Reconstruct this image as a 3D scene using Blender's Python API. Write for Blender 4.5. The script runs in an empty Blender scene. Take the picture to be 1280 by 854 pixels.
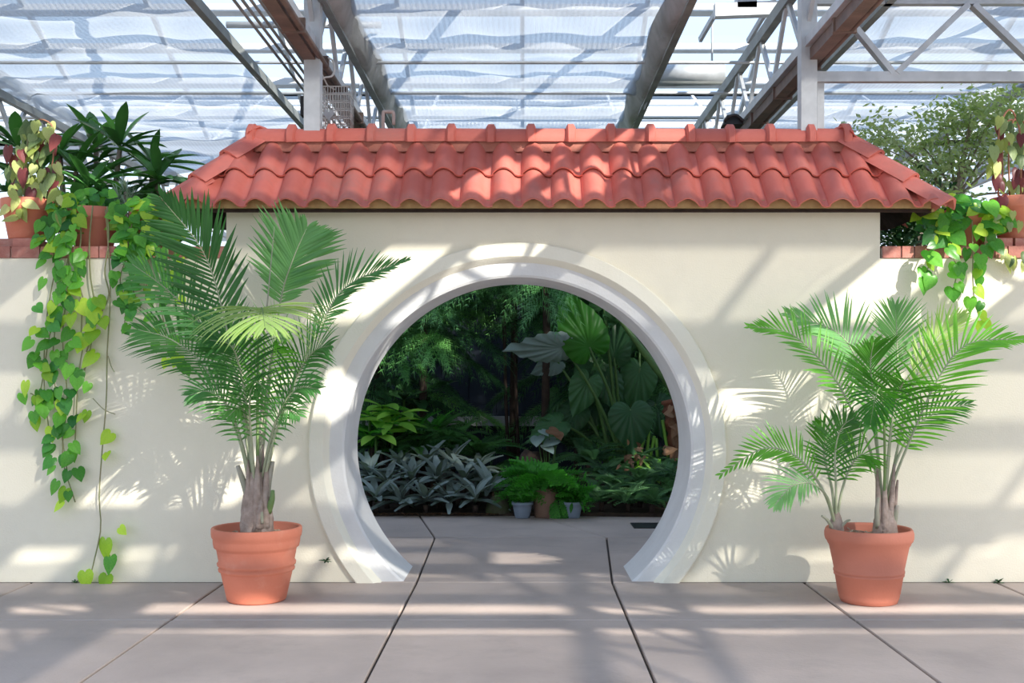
import bpy, bmesh, math, random
from math import sin, cos, pi, radians
from mathutils import Vector, Matrix, Euler, noise as mnoise
random.seed(7)
scene = bpy.context.scene
COL = scene.collection
V = Vector

# ------------------------------------------------------------------ camera
F, VX, VY, D, H = 1400.0, 655.0, 469.0, 7.865, 1.455
cam_data = bpy.data.cameras.new('camera')
cam = bpy.data.objects.new('camera', cam_data)
COL.objects.link(cam)
cam.location = (0, -D, H)
cam.rotation_euler = (pi / 2, 0, 0)
cam_data.sensor_width = 36
cam_data.lens = F / 1280 * 36
cam_data.shift_x = -15 / 1280
cam_data.shift_y = 42 / 1280
cam_data.clip_end = 200
scene.camera = cam

# ------------------------------------------------------------------ sky, sun, exposure
SUN = V((-0.85, 1.0, -0.70))
world = bpy.data.worlds.new('sky')
scene.world = world
world.use_nodes = True
wn, wl = world.node_tree.nodes, world.node_tree.links
wn.clear()
w_out = wn.new('ShaderNodeOutputWorld')
w_bg = wn.new('ShaderNodeBackground')
w_tc = wn.new('ShaderNodeTexCoord')
w_sep = wn.new('ShaderNodeSeparateXYZ')
w_ramp = wn.new('ShaderNodeValToRGB')
w_map = wn.new('ShaderNodeMapRange')
w_map.inputs['From Min'].default_value = -1
w_map.inputs['From Max'].default_value = 1
wl.new(w_tc.outputs['Generated'], w_sep.inputs[0])
wl.new(w_sep.outputs['Z'], w_map.inputs['Value'])
wl.new(w_map.outputs[0], w_ramp.inputs[0])
wl.new(w_ramp.outputs[0], w_bg.inputs[0])
wl.new(w_bg.outputs[0], w_out.inputs[0])
cr = w_ramp.color_ramp
cr.elements[0].position = 0.0
cr.elements[0].color = (0.42, 0.42, 0.40, 1)
cr.elements[1].position = 1.0
cr.elements[1].color = (0.36, 0.58, 1.0, 1)
for p, c in ((0.49, (0.55, 0.55, 0.53, 1)), (0.51, (0.92, 0.95, 1.0, 1)), (0.60, (0.62, 0.79, 1.0, 1))):
    e = cr.elements.new(p)
    e.color = c
w_bg.inputs[1].default_value = 1.62

sun_d = bpy.data.lights.new('sun', 'SUN')
sun_d.energy = 9.5
sun_d.color = (1.0, 0.94, 0.84)
sun_d.angle = radians(0.6)
sun = bpy.data.objects.new('sun', sun_d)
COL.objects.link(sun)
sun.location = (8, -10, 9)
sun.rotation_euler = SUN.to_track_quat('-Z', 'Y').to_euler()

vs = scene.view_settings
vs.view_transform = 'Standard'
vs.look = 'None'
vs.gamma = 1.0
vs.use_curve_mapping = False
vs.exposure = 0.0
scene.cycles.transparent_max_bounces = 24
scene.cycles.max_bounces = 8


# ------------------------------------------------------------------ helpers
def P(px, py, Y=0.0):
    """the world point at depth Y that a pixel of the photograph looks at"""
    d = D + Y
    return V(((px - VX) / F * d, Y, H - (py - VY) / F * d))


def new_mat(name):
    m = bpy.data.materials.new(name)
    m.use_nodes = True
    m.node_tree.nodes.clear()
    return m, m.node_tree.nodes, m.node_tree.links


def solid(name, c1, c2=None, rough=0.7, scale=6.0, bump=0.15, bscale=60.0, metal=0.0, spec=0.4, rnd=0.0, detail=6.0, stain=None, stain_amt=0.5, stain_scale=2.0):
    m, n, l = new_mat(name)
    out = n.new('ShaderNodeOutputMaterial')
    b = n.new('ShaderNodeBsdfPrincipled')
    l.new(b.outputs[0], out.inputs[0])
    tc = n.new('ShaderNodeTexCoord')
    nz = n.new('ShaderNodeTexNoise')
    nz.inputs['Scale'].default_value = scale
    nz.inputs['Detail'].default_value = detail
    l.new(tc.outputs['Object'], nz.inputs['Vector'])
    rp = n.new('ShaderNodeMapRange')
    rp.inputs['From Min'].default_value = 0.32
    rp.inputs['From Max'].default_value = 0.68
    l.new(nz.outputs[0], rp.inputs['Value'])
    mx = n.new('ShaderNodeMixRGB')
    mx.inputs[1].default_value = (*c1, 1)
    mx.inputs[2].default_value = (*(c2 or [v * 0.85 for v in c1]), 1)
    l.new(rp.outputs[0], mx.inputs[0])
    colour = mx.outputs[0]
    if stain:
        gp = n.new('ShaderNodeNewGeometry')
        n2 = n.new('ShaderNodeTexNoise')
        n2.inputs['Scale'].default_value = stain_scale
        n2.inputs['Detail'].default_value = 8
        n2.inputs['Roughness'].default_value = 0.65
        l.new(gp.outputs['Position'], n2.inputs['Vector'])
        r2 = n.new('ShaderNodeMapRange')
        r2.inputs['From Min'].default_value = 0.52
        r2.inputs['From Max'].default_value = 0.72
        r2.inputs['To Max'].default_value = stain_amt
        l.new(n2.outputs[0], r2.inputs['Value'])
        m2 = n.new('ShaderNodeMixRGB')
        m2.inputs[2].default_value = (*stain, 1)
        l.new(r2.outputs[0], m2.inputs[0])
        l.new(colour, m2.inputs[1])
        colour = m2.outputs[0]
    if rnd:
        oi = n.new('ShaderNodeObjectInfo')
        hv = n.new('ShaderNodeHueSaturation')
        r3 = n.new('ShaderNodeMapRange')
        r3.inputs['To Min'].default_value = 1 - rnd
        r3.inputs['To Max'].default_value = 1 + rnd
        l.new(oi.outputs['Random'], r3.inputs['Value'])
        l.new(r3.outputs[0], hv.inputs['Value'])
        l.new(colour, hv.inputs['Color'])
        colour = hv.outputs[0]
    l.new(colour, b.inputs['Base Color'])
    b.inputs['Roughness'].default_value = rough
    b.inputs['Metallic'].default_value = metal
    b.inputs['Specular IOR Level'].default_value = spec
    if bump:
        nb = n.new('ShaderNodeTexNoise')
        nb.inputs['Scale'].default_value = bscale
        nb.inputs['Detail'].default_value = 4
        l.new(tc.outputs['Object'], nb.inputs['Vector'])
        bp = n.new('ShaderNodeBump')
        bp.inputs['Strength'].default_value = bump
        bp.inputs['Distance'].default_value = 0.01
        l.new(nb.outputs[0], bp.inputs['Height'])
        l.new(bp.outputs[0], b.inputs['Normal'])
    return m


def leafy(name, c1, c2, trans=0.3, rough=0.42, scale=5.0, rnd=0.22, spec=0.35, glow=1.25):
    m, n, l = new_mat(name)
    out = n.new('ShaderNodeOutputMaterial')
    b = n.new('ShaderNodeBsdfPrincipled')
    t = n.new('ShaderNodeBsdfTranslucent')
    ms = n.new('ShaderNodeMixShader')
    ms.inputs[0].default_value = trans
    tc = n.new('ShaderNodeTexCoord')
    nz = n.new('ShaderNodeTexNoise')
    nz.inputs['Scale'].default_value = scale
    nz.inputs['Detail'].default_value = 3
    l.new(tc.outputs['Object'], nz.inputs['Vector'])
    oi = n.new('ShaderNodeObjectInfo')
    ad = n.new('ShaderNodeMath')
    ad.operation = 'ADD'
    l.new(nz.outputs[0], ad.inputs[0])
    l.new(oi.outputs['Random'], ad.inputs[1])
    rp = n.new('ShaderNodeMapRange')
    rp.inputs['From Min'].default_value = 0.55
    rp.inputs['From Max'].default_value = 1.45
    l.new(ad.outputs[0], rp.inputs['Value'])
    mx = n.new('ShaderNodeMixRGB')
    mx.inputs[1].default_value = (*c1, 1)
    mx.inputs[2].default_value = (*c2, 1)
    l.new(rp.outputs[0], mx.inputs[0])
    hv = n.new('ShaderNodeHueSaturation')
    r3 = n.new('ShaderNodeMapRange')
    r3.inputs['To Min'].default_value = 1 - rnd
    r3.inputs['To Max'].default_value = 1 + rnd
    l.new(oi.outputs['Random'], r3.inputs['Value'])
    l.new(r3.outputs[0], hv.inputs['Value'])
    l.new(mx.outputs[0], hv.inputs['Color'])
    l.new(hv.outputs[0], b.inputs['Base Color'])
    gl = n.new('ShaderNodeMixRGB')
    gl.blend_type = 'MULTIPLY'
    gl.inputs[0].default_value = 1
    gl.inputs[2].default_value = (glow, glow * 1.15, glow * 0.45, 1)
    l.new(hv.outputs[0], gl.inputs[1])
    l.new(gl.outputs[0], t.inputs[0])
    b.inputs['Roughness'].default_value = rough
    b.inputs['Specular IOR Level'].default_value = spec
    l.new(b.outputs[0], ms.inputs[1])
    l.new(t.outputs[0], ms.inputs[2])
    l.new(ms.outputs[0], out.inputs[0])
    return m


def cloth_mat(name, clear=0.30):
    m, n, l = new_mat(name)
    out = n.new('ShaderNodeOutputMaterial')
    d = n.new('ShaderNodeBsdfDiffuse')
    t = n.new('ShaderNodeBsdfTranslucent')
    tr = n.new('ShaderNodeBsdfTransparent')
    d.inputs[0].default_value = (0.50, 0.55, 0.62, 1)
    t.inputs[0].default_value = (0.62, 0.64, 0.67, 1)
    m1, m2 = n.new('ShaderNodeMixShader'), n.new('ShaderNodeMixShader')
    m1.inputs[0].default_value = 0.75
    l.new(d.outputs[0], m1.inputs[1])
    l.new(t.outputs[0], m1.inputs[2])
    tc = n.new('ShaderNodeTexCoord')
    wv = n.new('ShaderNodeTexWave')
    wv.inputs['Scale'].default_value = 7.0
    wv.inputs['Distortion'].default_value = 0.4
    l.new(tc.outputs['Object'], wv.inputs['Vector'])
    r = n.new('ShaderNodeMapRange')
    r.inputs['To Min'].default_value = clear - 0.05
    r.inputs['To Max'].default_value = clear + 0.05
    l.new(wv.outputs['Fac'], r.inputs['Value'])
    l.new(r.outputs[0], m2.inputs[0])
    l.new(m1.outputs[0], m2.inputs[1])
    l.new(tr.outputs[0], m2.inputs[2])
    l.new(m2.outputs[0], out.inputs[0])
    return m


def glass_mat(name):
    m, n, l = new_mat(name)
    out = n.new('ShaderNodeOutputMaterial')
    tr = n.new('ShaderNodeBsdfTransparent')
    tr.inputs[0].default_value = (0.95, 0.975, 0.985, 1)
    g = n.new('ShaderNodeBsdfGlossy')
    g.inputs['Roughness'].default_value = 0.05
    fr = n.new('ShaderNodeFresnel')
    fr.inputs[0].default_value = 1.35
    ms = n.new('ShaderNodeMixShader')
    l.new(fr.outputs[0], ms.inputs[0])
    l.new(tr.outputs[0], ms.inputs[1])
    l.new(g.outputs[0], ms.inputs[2])
    l.new(ms.outputs[0], out.inputs[0])
    return m


M = {
    'stucco': solid('cream_stucco', (0.85, 0.79, 0.645), (0.81, 0.75, 0.61), 0.9, 1.6, 0.25, 90, spec=0.15, stain=(0.66, 0.62, 0.53), stain_amt=0.35, stain_scale=1.3),
    'ring': solid('cream_plaster', (0.86, 0.82, 0.70), (0.82, 0.775, 0.65), 0.9, 2.5, 0.2, 70, spec=0.15),
    'ring_grey': solid('grey_plaster', (0.74, 0.735, 0.73), (0.67, 0.66, 0.655), 0.85, 4, 0.2, 60, spec=0.2),
    'concrete': solid('pinkish_concrete', (0.52, 0.425, 0.375), (0.40, 0.33, 0.295), 0.8, 1.4, 0.25, 45, spec=0.35, rnd=0.05, stain=(0.36, 0.30, 0.27), stain_amt=0.75, stain_scale=1.7),
    'joint': solid('joint_filler', (0.10, 0.085, 0.075), None, 0.95, 10, 0.2),
    'tile': solid('red_clay_tile', (0.70, 0.205, 0.155), (0.59, 0.15, 0.115), 0.62, 5, 0.1, 80, spec=0.4, rnd=0.12, stain=(0.33, 0.20, 0.18), stain_amt=0.6, stain_scale=1.3),
    'mortar': solid('red_mortar', (0.50, 0.19, 0.14), (0.42, 0.16, 0.12), 0.9, 12, 0.4, 60),
    'wood': solid('yellowed_timber', (0.52, 0.37, 0.17), (0.36, 0.23, 0.10), 0.7, 14, 0.2, 50),
    'terracotta': solid('terracotta', (0.68, 0.225, 0.14), (0.60, 0.195, 0.12), 0.7, 4, 0.12, 70, spec=0.3, rnd=0.06, stain=(0.72, 0.38, 0.28), stain_amt=0.4, stain_scale=5),
    'terracotta_b': solid('pale_terracotta', (0.59, 0.21, 0.14), (0.53, 0.185, 0.12), 0.72, 4, 0.12, 70, spec=0.3, rnd=0.05),
    'brick': solid('rose_brick', (0.50, 0.21, 0.165), (0.40, 0.15, 0.12), 0.85, 12, 0.4, 50, rnd=0.22, stain=(0.60, 0.42, 0.36), stain_amt=0.6, stain_scale=8),
    'brick_mortar': solid('pale_mortar', (0.52, 0.46, 0.40), None, 0.95, 20, 0.3),
    'soil': solid('potting_soil', (0.09, 0.06, 0.045), (0.22, 0.15, 0.10), 0.95, 40, 0.8, 90),
    'bark_chip': solid('pale_bark_chip', (0.36, 0.25, 0.17), (0.52, 0.40, 0.30), 0.9, 20, 0.3, rnd=0.3),
    'steel': solid('galvanised_steel', (0.60, 0.62, 0.64), (0.48, 0.50, 0.52), 0.5, 9, 0.05, 60, metal=0.25, spec=0.5),
    'steel_dark': solid('weathered_steel', (0.33, 0.35, 0.34), (0.25, 0.26, 0.255), 0.6, 6, 0.05, 60, metal=0.2),
    'aluminium': solid('white_aluminium', (0.80, 0.81, 0.82), (0.72, 0.74, 0.76), 0.5, 6, 0.03, 40, spec=0.5),
    'brown_pipe': solid('rusty_brown_pipe', (0.21, 0.145, 0.12), (0.14, 0.10, 0.085), 0.6, 8, 0.15, 50),
    'black': solid('black_plastic', (0.02, 0.02, 0.022), None, 0.5, 8, 0.02),
    'white_wire': solid('white_wire', (0.75, 0.73, 0.70), None, 0.5, 8, 0.0),
    'pink_pipe': solid('pinkish_pipe', (0.70, 0.55, 0.50), None, 0.5, 8, 0.0),
    'copper': solid('copper_wire', (0.48, 0.22, 0.13), (0.36, 0.16, 0.10), 0.5, 20, 0.05, metal=0.3),
    'navy': solid('dark_navy_board', (0.012, 0.020, 0.034), (0.008, 0.014, 0.024), 0.7, 3, 0.1, 30),
    'rail': solid('grey_rail', (0.42, 0.41, 0.40), (0.34, 0.33, 0.32), 0.7, 6, 0.1, 40),
    'bed_soil': solid('bed_soil', (0.045, 0.032, 0.024), (0.09, 0.06, 0.04), 0.95, 12, 0.8, 40),
    'grey_pot': solid('blue_grey_glaze', (0.30, 0.36, 0.46), (0.25, 0.31, 0.40), 0.4, 5, 0.05, 40, rnd=0.1),
    'brown_pot': solid('brown_clay', (0.33, 0.20, 0.14), (0.24, 0.14, 0.10), 0.8, 7, 0.25, 40),
    'moss_stone': solid('mossy_stone', (0.07, 0.10, 0.035), (0.12, 0.10, 0.07), 0.9, 10, 0.6, 30),
    'trunk': solid('palm_fibre', (0.44, 0.335, 0.28), (0.27, 0.20, 0.165), 0.9, 22, 0.6, 60, stain=(0.42, 0.36, 0.32), stain_amt=0.6, stain_scale=9),
    'stub': solid('grey_leaf_base', (0.40, 0.35, 0.30), (0.28, 0.30, 0.20), 0.8, 12, 0.3, 60),
    'bark': solid('dark_bark', (0.075, 0.05, 0.038), (0.045, 0.03, 0.024), 0.9, 14, 0.6, 40),
    'bark_red': solid('peeling_red_bark', (0.30, 0.12, 0.065), (0.17, 0.065, 0.04), 0.85, 12, 0.7, 30),
    'branch': solid('grey_branch', (0.32, 0.27, 0.22), (0.22, 0.18, 0.15), 0.9, 14, 0.3, 50),
    'frond': leafy('palm_green', (0.087, 0.268, 0.065), (0.189, 0.435, 0.116), 0.34, 0.4, 3),
    'frond_dark': leafy('palm_dark_green', (0.056, 0.200, 0.056), (0.120, 0.320, 0.096), 0.28, 0.36, 3),
    'frond_pale': leafy('palm_pale_green', (0.135, 0.351, 0.121), (0.230, 0.459, 0.176), 0.34, 0.4, 3),
    'frond_lime': leafy('palm_yellow_green', (0.34, 0.50, 0.15), (0.46, 0.58, 0.22), 0.35, 0.4, 3),
    'frond_bright': leafy('palm_bright_green', (0.065, 0.26, 0.03), (0.18, 0.46, 0.06), 0.40, 0.38, 3),
    'midrib': solid('pale_midrib', (0.40, 0.42, 0.28), (0.32, 0.36, 0.22), 0.6, 8, 0.05),
    'midrib_green': solid('green_midrib', (0.20, 0.30, 0.10), (0.16, 0.25, 0.09), 0.55, 8, 0.05),
    'pothos': leafy('pothos_green', (0.06, 0.27, 0.03), (0.16, 0.45, 0.05), 0.34, 0.32, 9),
    'pothos_lime': leafy('pothos_lime', (0.30, 0.56, 0.04), (0.50, 0.68, 0.07), 0.38, 0.32, 9),
    'pothos_dark': leafy('pothos_dark', (0.035, 0.18, 0.035), (0.08, 0.30, 0.05), 0.28, 0.32, 9),
    'vine_stem': solid('vine_stem', (0.22, 0.27, 0.11), (0.30, 0.26, 0.14), 0.7, 12, 0.1),
    'cissus': leafy('pale_veined_leaf', (0.36, 0.44, 0.10), (0.55, 0.58, 0.24), 0.3, 0.4, 14),
    'cissus_red': leafy('wine_red_leaf', (0.16, 0.035, 0.045), (0.28, 0.07, 0.07), 0.3, 0.4, 10),
    'cissus_dark': leafy('dull_green_leaf', (0.10, 0.17, 0.06), (0.26, 0.33, 0.14), 0.3, 0.4, 12),
    'plumeria': leafy('frangipani_green', (0.06, 0.19, 0.055), (0.12, 0.33, 0.09), 0.22, 0.3, 3),
    'silver': leafy('silver_green', (0.24, 0.33, 0.26), (0.36, 0.46, 0.36), 0.2, 0.6, 3),
    'varieg': leafy('cream_green_small_leaf', (0.40, 0.52, 0.26), (0.90, 0.90, 0.74), 0.4, 0.45, 1.7),
    'shrub_dark': leafy('dark_shrub_leaf', (0.018, 0.06, 0.022), (0.04, 0.12, 0.04), 0.2, 0.4, 2),
    'alocasia': leafy('elephant_ear_green', (0.045, 0.135, 0.055), (0.085, 0.22, 0.075), 0.24, 0.34, 1.5),
    'alocasia_lit': leafy('elephant_ear_backlit', (0.04, 0.20, 0.02), (0.06, 0.26, 0.025), 0.36, 0.4, 1.5),  # backlit brightness of the leaf put into its green
    'alocasia_grey': leafy('elephant_ear_grey', (0.24, 0.33, 0.31), (0.30, 0.40, 0.37), 0.15, 0.5, 1.5),
    'petiole': solid('green_petiole', (0.10, 0.20, 0.05), (0.07, 0.15, 0.04), 0.45, 6, 0.05),
    'petiole_pale': solid('light_green_stem', (0.20, 0.42, 0.05), (0.14, 0.32, 0.04), 0.45, 6, 0.05),  # the stems' own light green
    'pine': leafy('pine_needle_green', (0.035, 0.12, 0.045), (0.09, 0.25, 0.08), 0.15, 0.5, 1.2),
    'pine_lit': leafy('pine_needle_lit', (0.12, 0.36, 0.09), (0.22, 0.50, 0.15), 0.2, 0.5, 1.2),  # lighter needles, lit highlights put into the colour
    'brom': leafy('bromeliad_grey_green', (0.12, 0.16, 0.13), (0.23, 0.29, 0.28), 0.12, 0.45, 2),
    'fern': leafy('fern_green', (0.035, 0.12, 0.035), (0.07, 0.20, 0.05), 0.25, 0.5, 2),
    'fern_dark': leafy('fern_dark_green', (0.06, 0.155, 0.07), (0.11, 0.24, 0.10), 0.2, 0.5, 2),
    'fern_bright': leafy('fern_bright_green', (0.05, 0.26, 0.03), (0.10, 0.40, 0.05), 0.35, 0.5, 2),
    'ginger': leafy('glossy_bright_leaf', (0.10, 0.34, 0.035), (0.34, 0.60, 0.09), 0.35, 0.3, 2),  # light lime leaf, its colour raised to stand in for sunlight
    'dead': leafy('dry_brown_leaf', (0.20, 0.10, 0.05), (0.34, 0.20, 0.12), 0.15, 0.8, 3),
    'cloth': cloth_mat('shade_cloth', 0.24),
    'hem': solid('grey_hem_cloth', (0.50, 0.51, 0.52), (0.34, 0.35, 0.35), 0.8, 5, 0.3, 30),
    'glass': glass_mat('roof_glass'),
}


class MB:
    """collects shapes in world (or local) coordinates and links them as one mesh object"""

    def __init__(self):
        self.v, self.f, self.s, self.m = [], [], [], []

    def add(self, verts, faces, smooth=False, mi=0):
        b = len(self.v)
        self.v += [V(q) for q in verts]
        for f in faces:
            self.f.append([b + i for i in f])
            self.s.append(smooth)
            self.m.append(mi)
        return self

    def box(self, a, b, mi=0):
        (x0, y0, z0), (x1, y1, z1) = a, b
        return self.add([(x0, y0, z0), (x1, y0, z0), (x1, y1, z0), (x0, y1, z0), (x0, y0, z1), (x1, y0, z1), (x1, y1, z1), (x0, y1, z1)],
                        [(3, 2, 1, 0), (4, 5, 6, 7), (0, 1, 5, 4), (1, 2, 6, 5), (2, 3, 7, 6), (3, 0, 4, 7)], False, mi)

    def bar(self, p, q, w, h, up=(0, 0, 1), mi=0):
        """a rectangular bar from p to q"""
        p, q = V(p), V(q)
        t = (q - p).normalized()
        u = V(up)
        s = t.cross(u)
        if s.length < 1e-4:
            s = t.cross(V((1, 0, 0)))
        s.normalize()
        u = s.cross(t).normalized()
        vs = []
        for c in (p, q):
            for a, b in ((-1, -1), (1, -1), (1, 1), (-1, 1)):
                vs.append(c + s * a * w / 2 + u * b * h / 2)
        return self.add(vs, [(3, 2, 1, 0), (4, 5, 6, 7), (0, 1, 5, 4), (1, 2, 6, 5), (2, 3, 7, 6), (3, 0, 4, 7)], False, mi)

    def tube(self, pts, r, n=6, mi=0, caps=True):
        pts = [V(q) for q in pts]
        rs = r if isinstance(r, (list, tuple)) else [r] * len(pts)
        vs, fs = [], []
        ref = None
        for i, q in enumerate(pts):
            t = (pts[min(i + 1, len(pts) - 1)] - pts[max(i - 1, 0)])
            t = t.normalized() if t.length > 1e-7 else V((0, 0, 1))
            if ref is None:
                ref = t.cross(V((0.31, 0.2, 0.93)))
                if ref.length < 0.1:
                    ref = t.cross(V((1, 0, 0)))
            ref = (ref - t * ref.dot(t)).normalized()
            b = t.cross(ref)
            for k in range(n):
                a = 2 * pi * k / n
                vs.append(q + (ref * cos(a) + b * sin(a)) * rs[i])
        for i in range(len(pts) - 1):
            for k in range(n):
                k2 = (k + 1) % n
                fs.append((i * n + k, i * n + k2, (i + 1) * n + k2, (i + 1) * n + k))
        self.add(vs, fs, True, mi)
        if caps:
            base = len(self.v) - len(vs)
            self.f.append([base + k for k in reversed(range(n))]); self.s.append(False); self.m.append(mi)
            self.f.append([base + (len(pts) - 1) * n + k for k in range(n)]); self.s.append(False); self.m.append(mi)
        return self

    def lathe(self, prof, c=(0, 0, 0), n=40, mi=0, wob=0.0):
        c = V(c)
        vs, fs = [], []
        for (r, z) in prof:
            for k in range(n):
                a = 2 * pi * k / n
                vs.append(c + V((r * cos(a), r * sin(a), z)))
        for i in range(len(prof) - 1):
            for k in range(n):
                k2 = (k + 1) % n
                fs.append((i * n + k, i * n + k2, (i + 1) * n + k2, (i + 1) * n + k))
        return self.add(vs, fs, True, mi)

    def mesh(self, name, mats):
        me = bpy.data.meshes.new(name)
        me.from_pydata([tuple(q) for q in self.v], [], self.f)
        for mm in (mats if isinstance(mats, (list, tuple)) else [mats]):
            me.materials.append(M[mm] if isinstance(mm, str) else mm)
        me.polygons.foreach_set('use_smooth', self.s)
        me.polygons.foreach_set('material_index', self.m)
        me.update()
        return me

    def build(self, name, mats, parent=None, label=None):
        """verts are in world coordinates; the parent only translates"""
        if parent is not None:
            o0 = wpos(parent)
            self.v = [q - o0 for q in self.v]
        o = bpy.data.objects.new(name, self.mesh(name, mats))
        COL.objects.link(o)
        if parent is not None:
            o.parent = parent
        if label:
            o['label'] = label
        return o


def wpos(o):
    p = V((0, 0, 0))
    while o is not None:
        p = p + o.location
        o = o.parent
    return p


def tag(o, label=None, cat=None, group=None, kind=None):
    if label: o['label'] = label
    if cat: o['category'] = cat
    if group: o['group'] = group
    if kind: o['kind'] = kind
    return o


def empty(name, loc, label=None, cat=None, group=None, kind=None):
    o = bpy.data.objects.new(name, None)
    o.empty_display_size = 0.05
    COL.objects.link(o)
    o.location = loc
    return tag(o, label, cat, group, kind)


def inst(name, me, parent, mat4):
    """an object sharing mesh data, placed by a world matrix"""
    o = bpy.data.objects.new(name, me)
    COL.objects.link(o)
    if parent is not None:
        o.parent = parent
        mat4 = Matrix.Translation(-wpos(parent)) @ mat4
    o.matrix_basis = mat4
    return o


def frame(pos, d, nrm, size=1.0, wid=1.0):
    d = V(d).normalized()
    nrm = V(nrm)
    s = d.cross(nrm)
    if s.length < 1e-4:
        s = d.cross(V((1, 0.1, 0)))
    s.normalize()
    u = s.cross(d).normalized()
    m = Matrix.Identity(4)
    for i in range(3):
        m[i][0], m[i][1], m[i][2], m[i][3] = s[i] * size * wid, d[i] * size, u[i] * size, pos[i]
    return m


def catmull(pts, n):
    pts = [V(q) for q in pts]
    if len(pts) == 2:
        return [pts[0].lerp(pts[1], i / n) for i in range(n + 1)]
    ext = [pts[0] * 2 - pts[1]] + pts + [pts[-1] * 2 - pts[-2]]
    out = []
    segs = len(pts) - 1
    for i in range(n + 1):
        g = i / n * segs
        k = min(int(g), segs - 1)
        t = g - k
        a, b, c, d = ext[k], ext[k + 1], ext[k + 2], ext[k + 3]
        out.append(0.5 * (2 * b + (c - a) * t + (2 * a - 5 * b + 4 * c - d) * t * t + (3 * b - a - 3 * c + d) * t ** 3))
    return out


def ru(a, b):
    return random.uniform(a, b)


# ------------------------------------------------------------------ the setting: wall, gate rings, floor
GX, GZ = (647 - VX) / 178.0, 0.922
WX0, WX1 = -2.09, 2.50
WTOP, WLOW = 2.62, 2.275
WD = 0.64


def arc_pts(R, n=72):
    a0 = math.asin(-GZ / R)
    return [(GX + R * cos(a0 + (pi - 2 * a0) * i / n), GZ + R * sin(a0 + (pi - 2 * a0) * i / n)) for i in range(n + 1)]


def build_wall():
    loop = [(7.5, 0), (7.5, WLOW), (WX1, WLOW), (WX1, WTOP), (WX0, WTOP), (WX0, WLOW), (-7.5, WLOW), (-7.5, 0)]
    loop += list(reversed(arc_pts(1.405)))
    bm = bmesh.new()
    f = bm.faces.new([bm.verts.new((x, 0, z)) for x, z in loop])
    r = bmesh.ops.extrude_face_region(bm, geom=[f])
    bmesh.ops.translate(bm, vec=(0, WD, 0), verts=[q for q in r['geom'] if isinstance(q, bmesh.types.BMVert)])
    bmesh.ops.triangulate(bm, faces=bm.faces[:])
    bmesh.ops.recalc_face_normals(bm, faces=bm.faces[:])
    me = bpy.data.meshes.new('wall_front')
    bm.to_mesh(me)
    me.materials.append(M['stucco'])
    o = bpy.data.objects.new('wall_front', me)
    COL.objects.link(o)
    return tag(o, 'cream stucco wall with the round moon gate and lower side stretches', kind='structure')


wall = build_wall()


def ring(name, prof, mat, label):
    n = 96
    vs, fs = [], []
    for (R, y) in prof:
        a0 = math.asin(-(GZ + 0.004) / R)
        for i in range(n + 1):
            a = a0 + (pi - 2 * a0) * i / n
            vs.append((GX + R * cos(a), y, GZ + R * sin(a)))
    k = len(prof)
    mb = MB()
    for j in range(k):
        j2 = (j + 1) % k
        for i in range(n):
            fs.append((j * (n + 1) + i, j * (n + 1) + i + 1, j2 * (n + 1) + i + 1, j2 * (n + 1) + i))
    mb.add(vs, fs, False)
    o = mb.build(name, mat)
    bm = bmesh.new()
    bm.from_mesh(o.data)
    bmesh.ops.recalc_face_normals(bm, faces=bm.faces[:])
    bm.to_mesh(o.data)
    bm.free()
    for p in o.data.polygons:
        p.use_smooth = True
    o.data.set_sharp_from_angle(angle=radians(30))
    return tag(o, label, kind='structure')


ring('trim_1', [(1.46, 0.02), (1.46, -0.034), (1.452, -0.040), (1.366, -0.040), (1.360, -0.036), (1.326, 0.022), (1.326, 0.20), (1.46, 0.20)], 'ring', 'raised cream plaster ring around the moon gate')
ring('trim_2', [(1.335, 0.022), (1.240, 0.028), (1.224, 0.040), (1.222, 0.655), (1.395, 0.655), (1.395, 0.21), (1.335, 0.21)], 'ring_grey', 'grey plaster inner ring and reveal of the moon gate')

# floor slabs with recessed joints, each slab a part of the floor
floor = empty('floor', (0, 0, -0.1), 'pinkish grey concrete paving of large slabs', kind='structure')
JG = 0.008
XS = [-8.85, -7.5, -6.15, -4.8, -3.45, -2.10, -0.755, 0.62, 1.965, 3.31, 4.66, 6.0, 7.35, 8.7]


def slab(poly, z0=-0.1, z1=0.0, shrink=JG):
    c = V((sum(p[0] for p in poly) / len(poly), sum(p[1] for p in poly) / len(poly)))
    pts = []
    n = len(poly)
    for i in range(n):
        a, b, d = V(poly[i - 1]), V(poly[i]), V(poly[(i + 1) % n])
        e1, e2 = (b - a).normalized(), (d - b).normalized()
        n1, n2 = V((-e1.y, e1.x)), V((-e2.y, e2.x))
        bis = (n1 + n2)
        bis = bis / max(0.3, bis.length_squared / 2) if bis.length > 1e-6 else n1
        pts.append(b + bis * shrink)
    lo = [(p.x, p.y, z0) for p in pts]
    mid = [(p.x, p.y, z1 - 0.006) for p in pts]
    inn = []
    for p in pts:
        dv = (c - p).normalized() * 0.008
        inn.append((p.x + dv.x, p.y + dv.y, z1))
    fs = [tuple(range(2 * n, 3 * n))]
    for i in range(n):
        j = (i + 1) % n
        fs.append((i, j, n + j, n + i))
        fs.append((n + i, n + j, 2 * n + j, 2 * n + i))
    MB().add(lo + mid + inn, fs).build('slab', 'concrete', floor)


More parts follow.
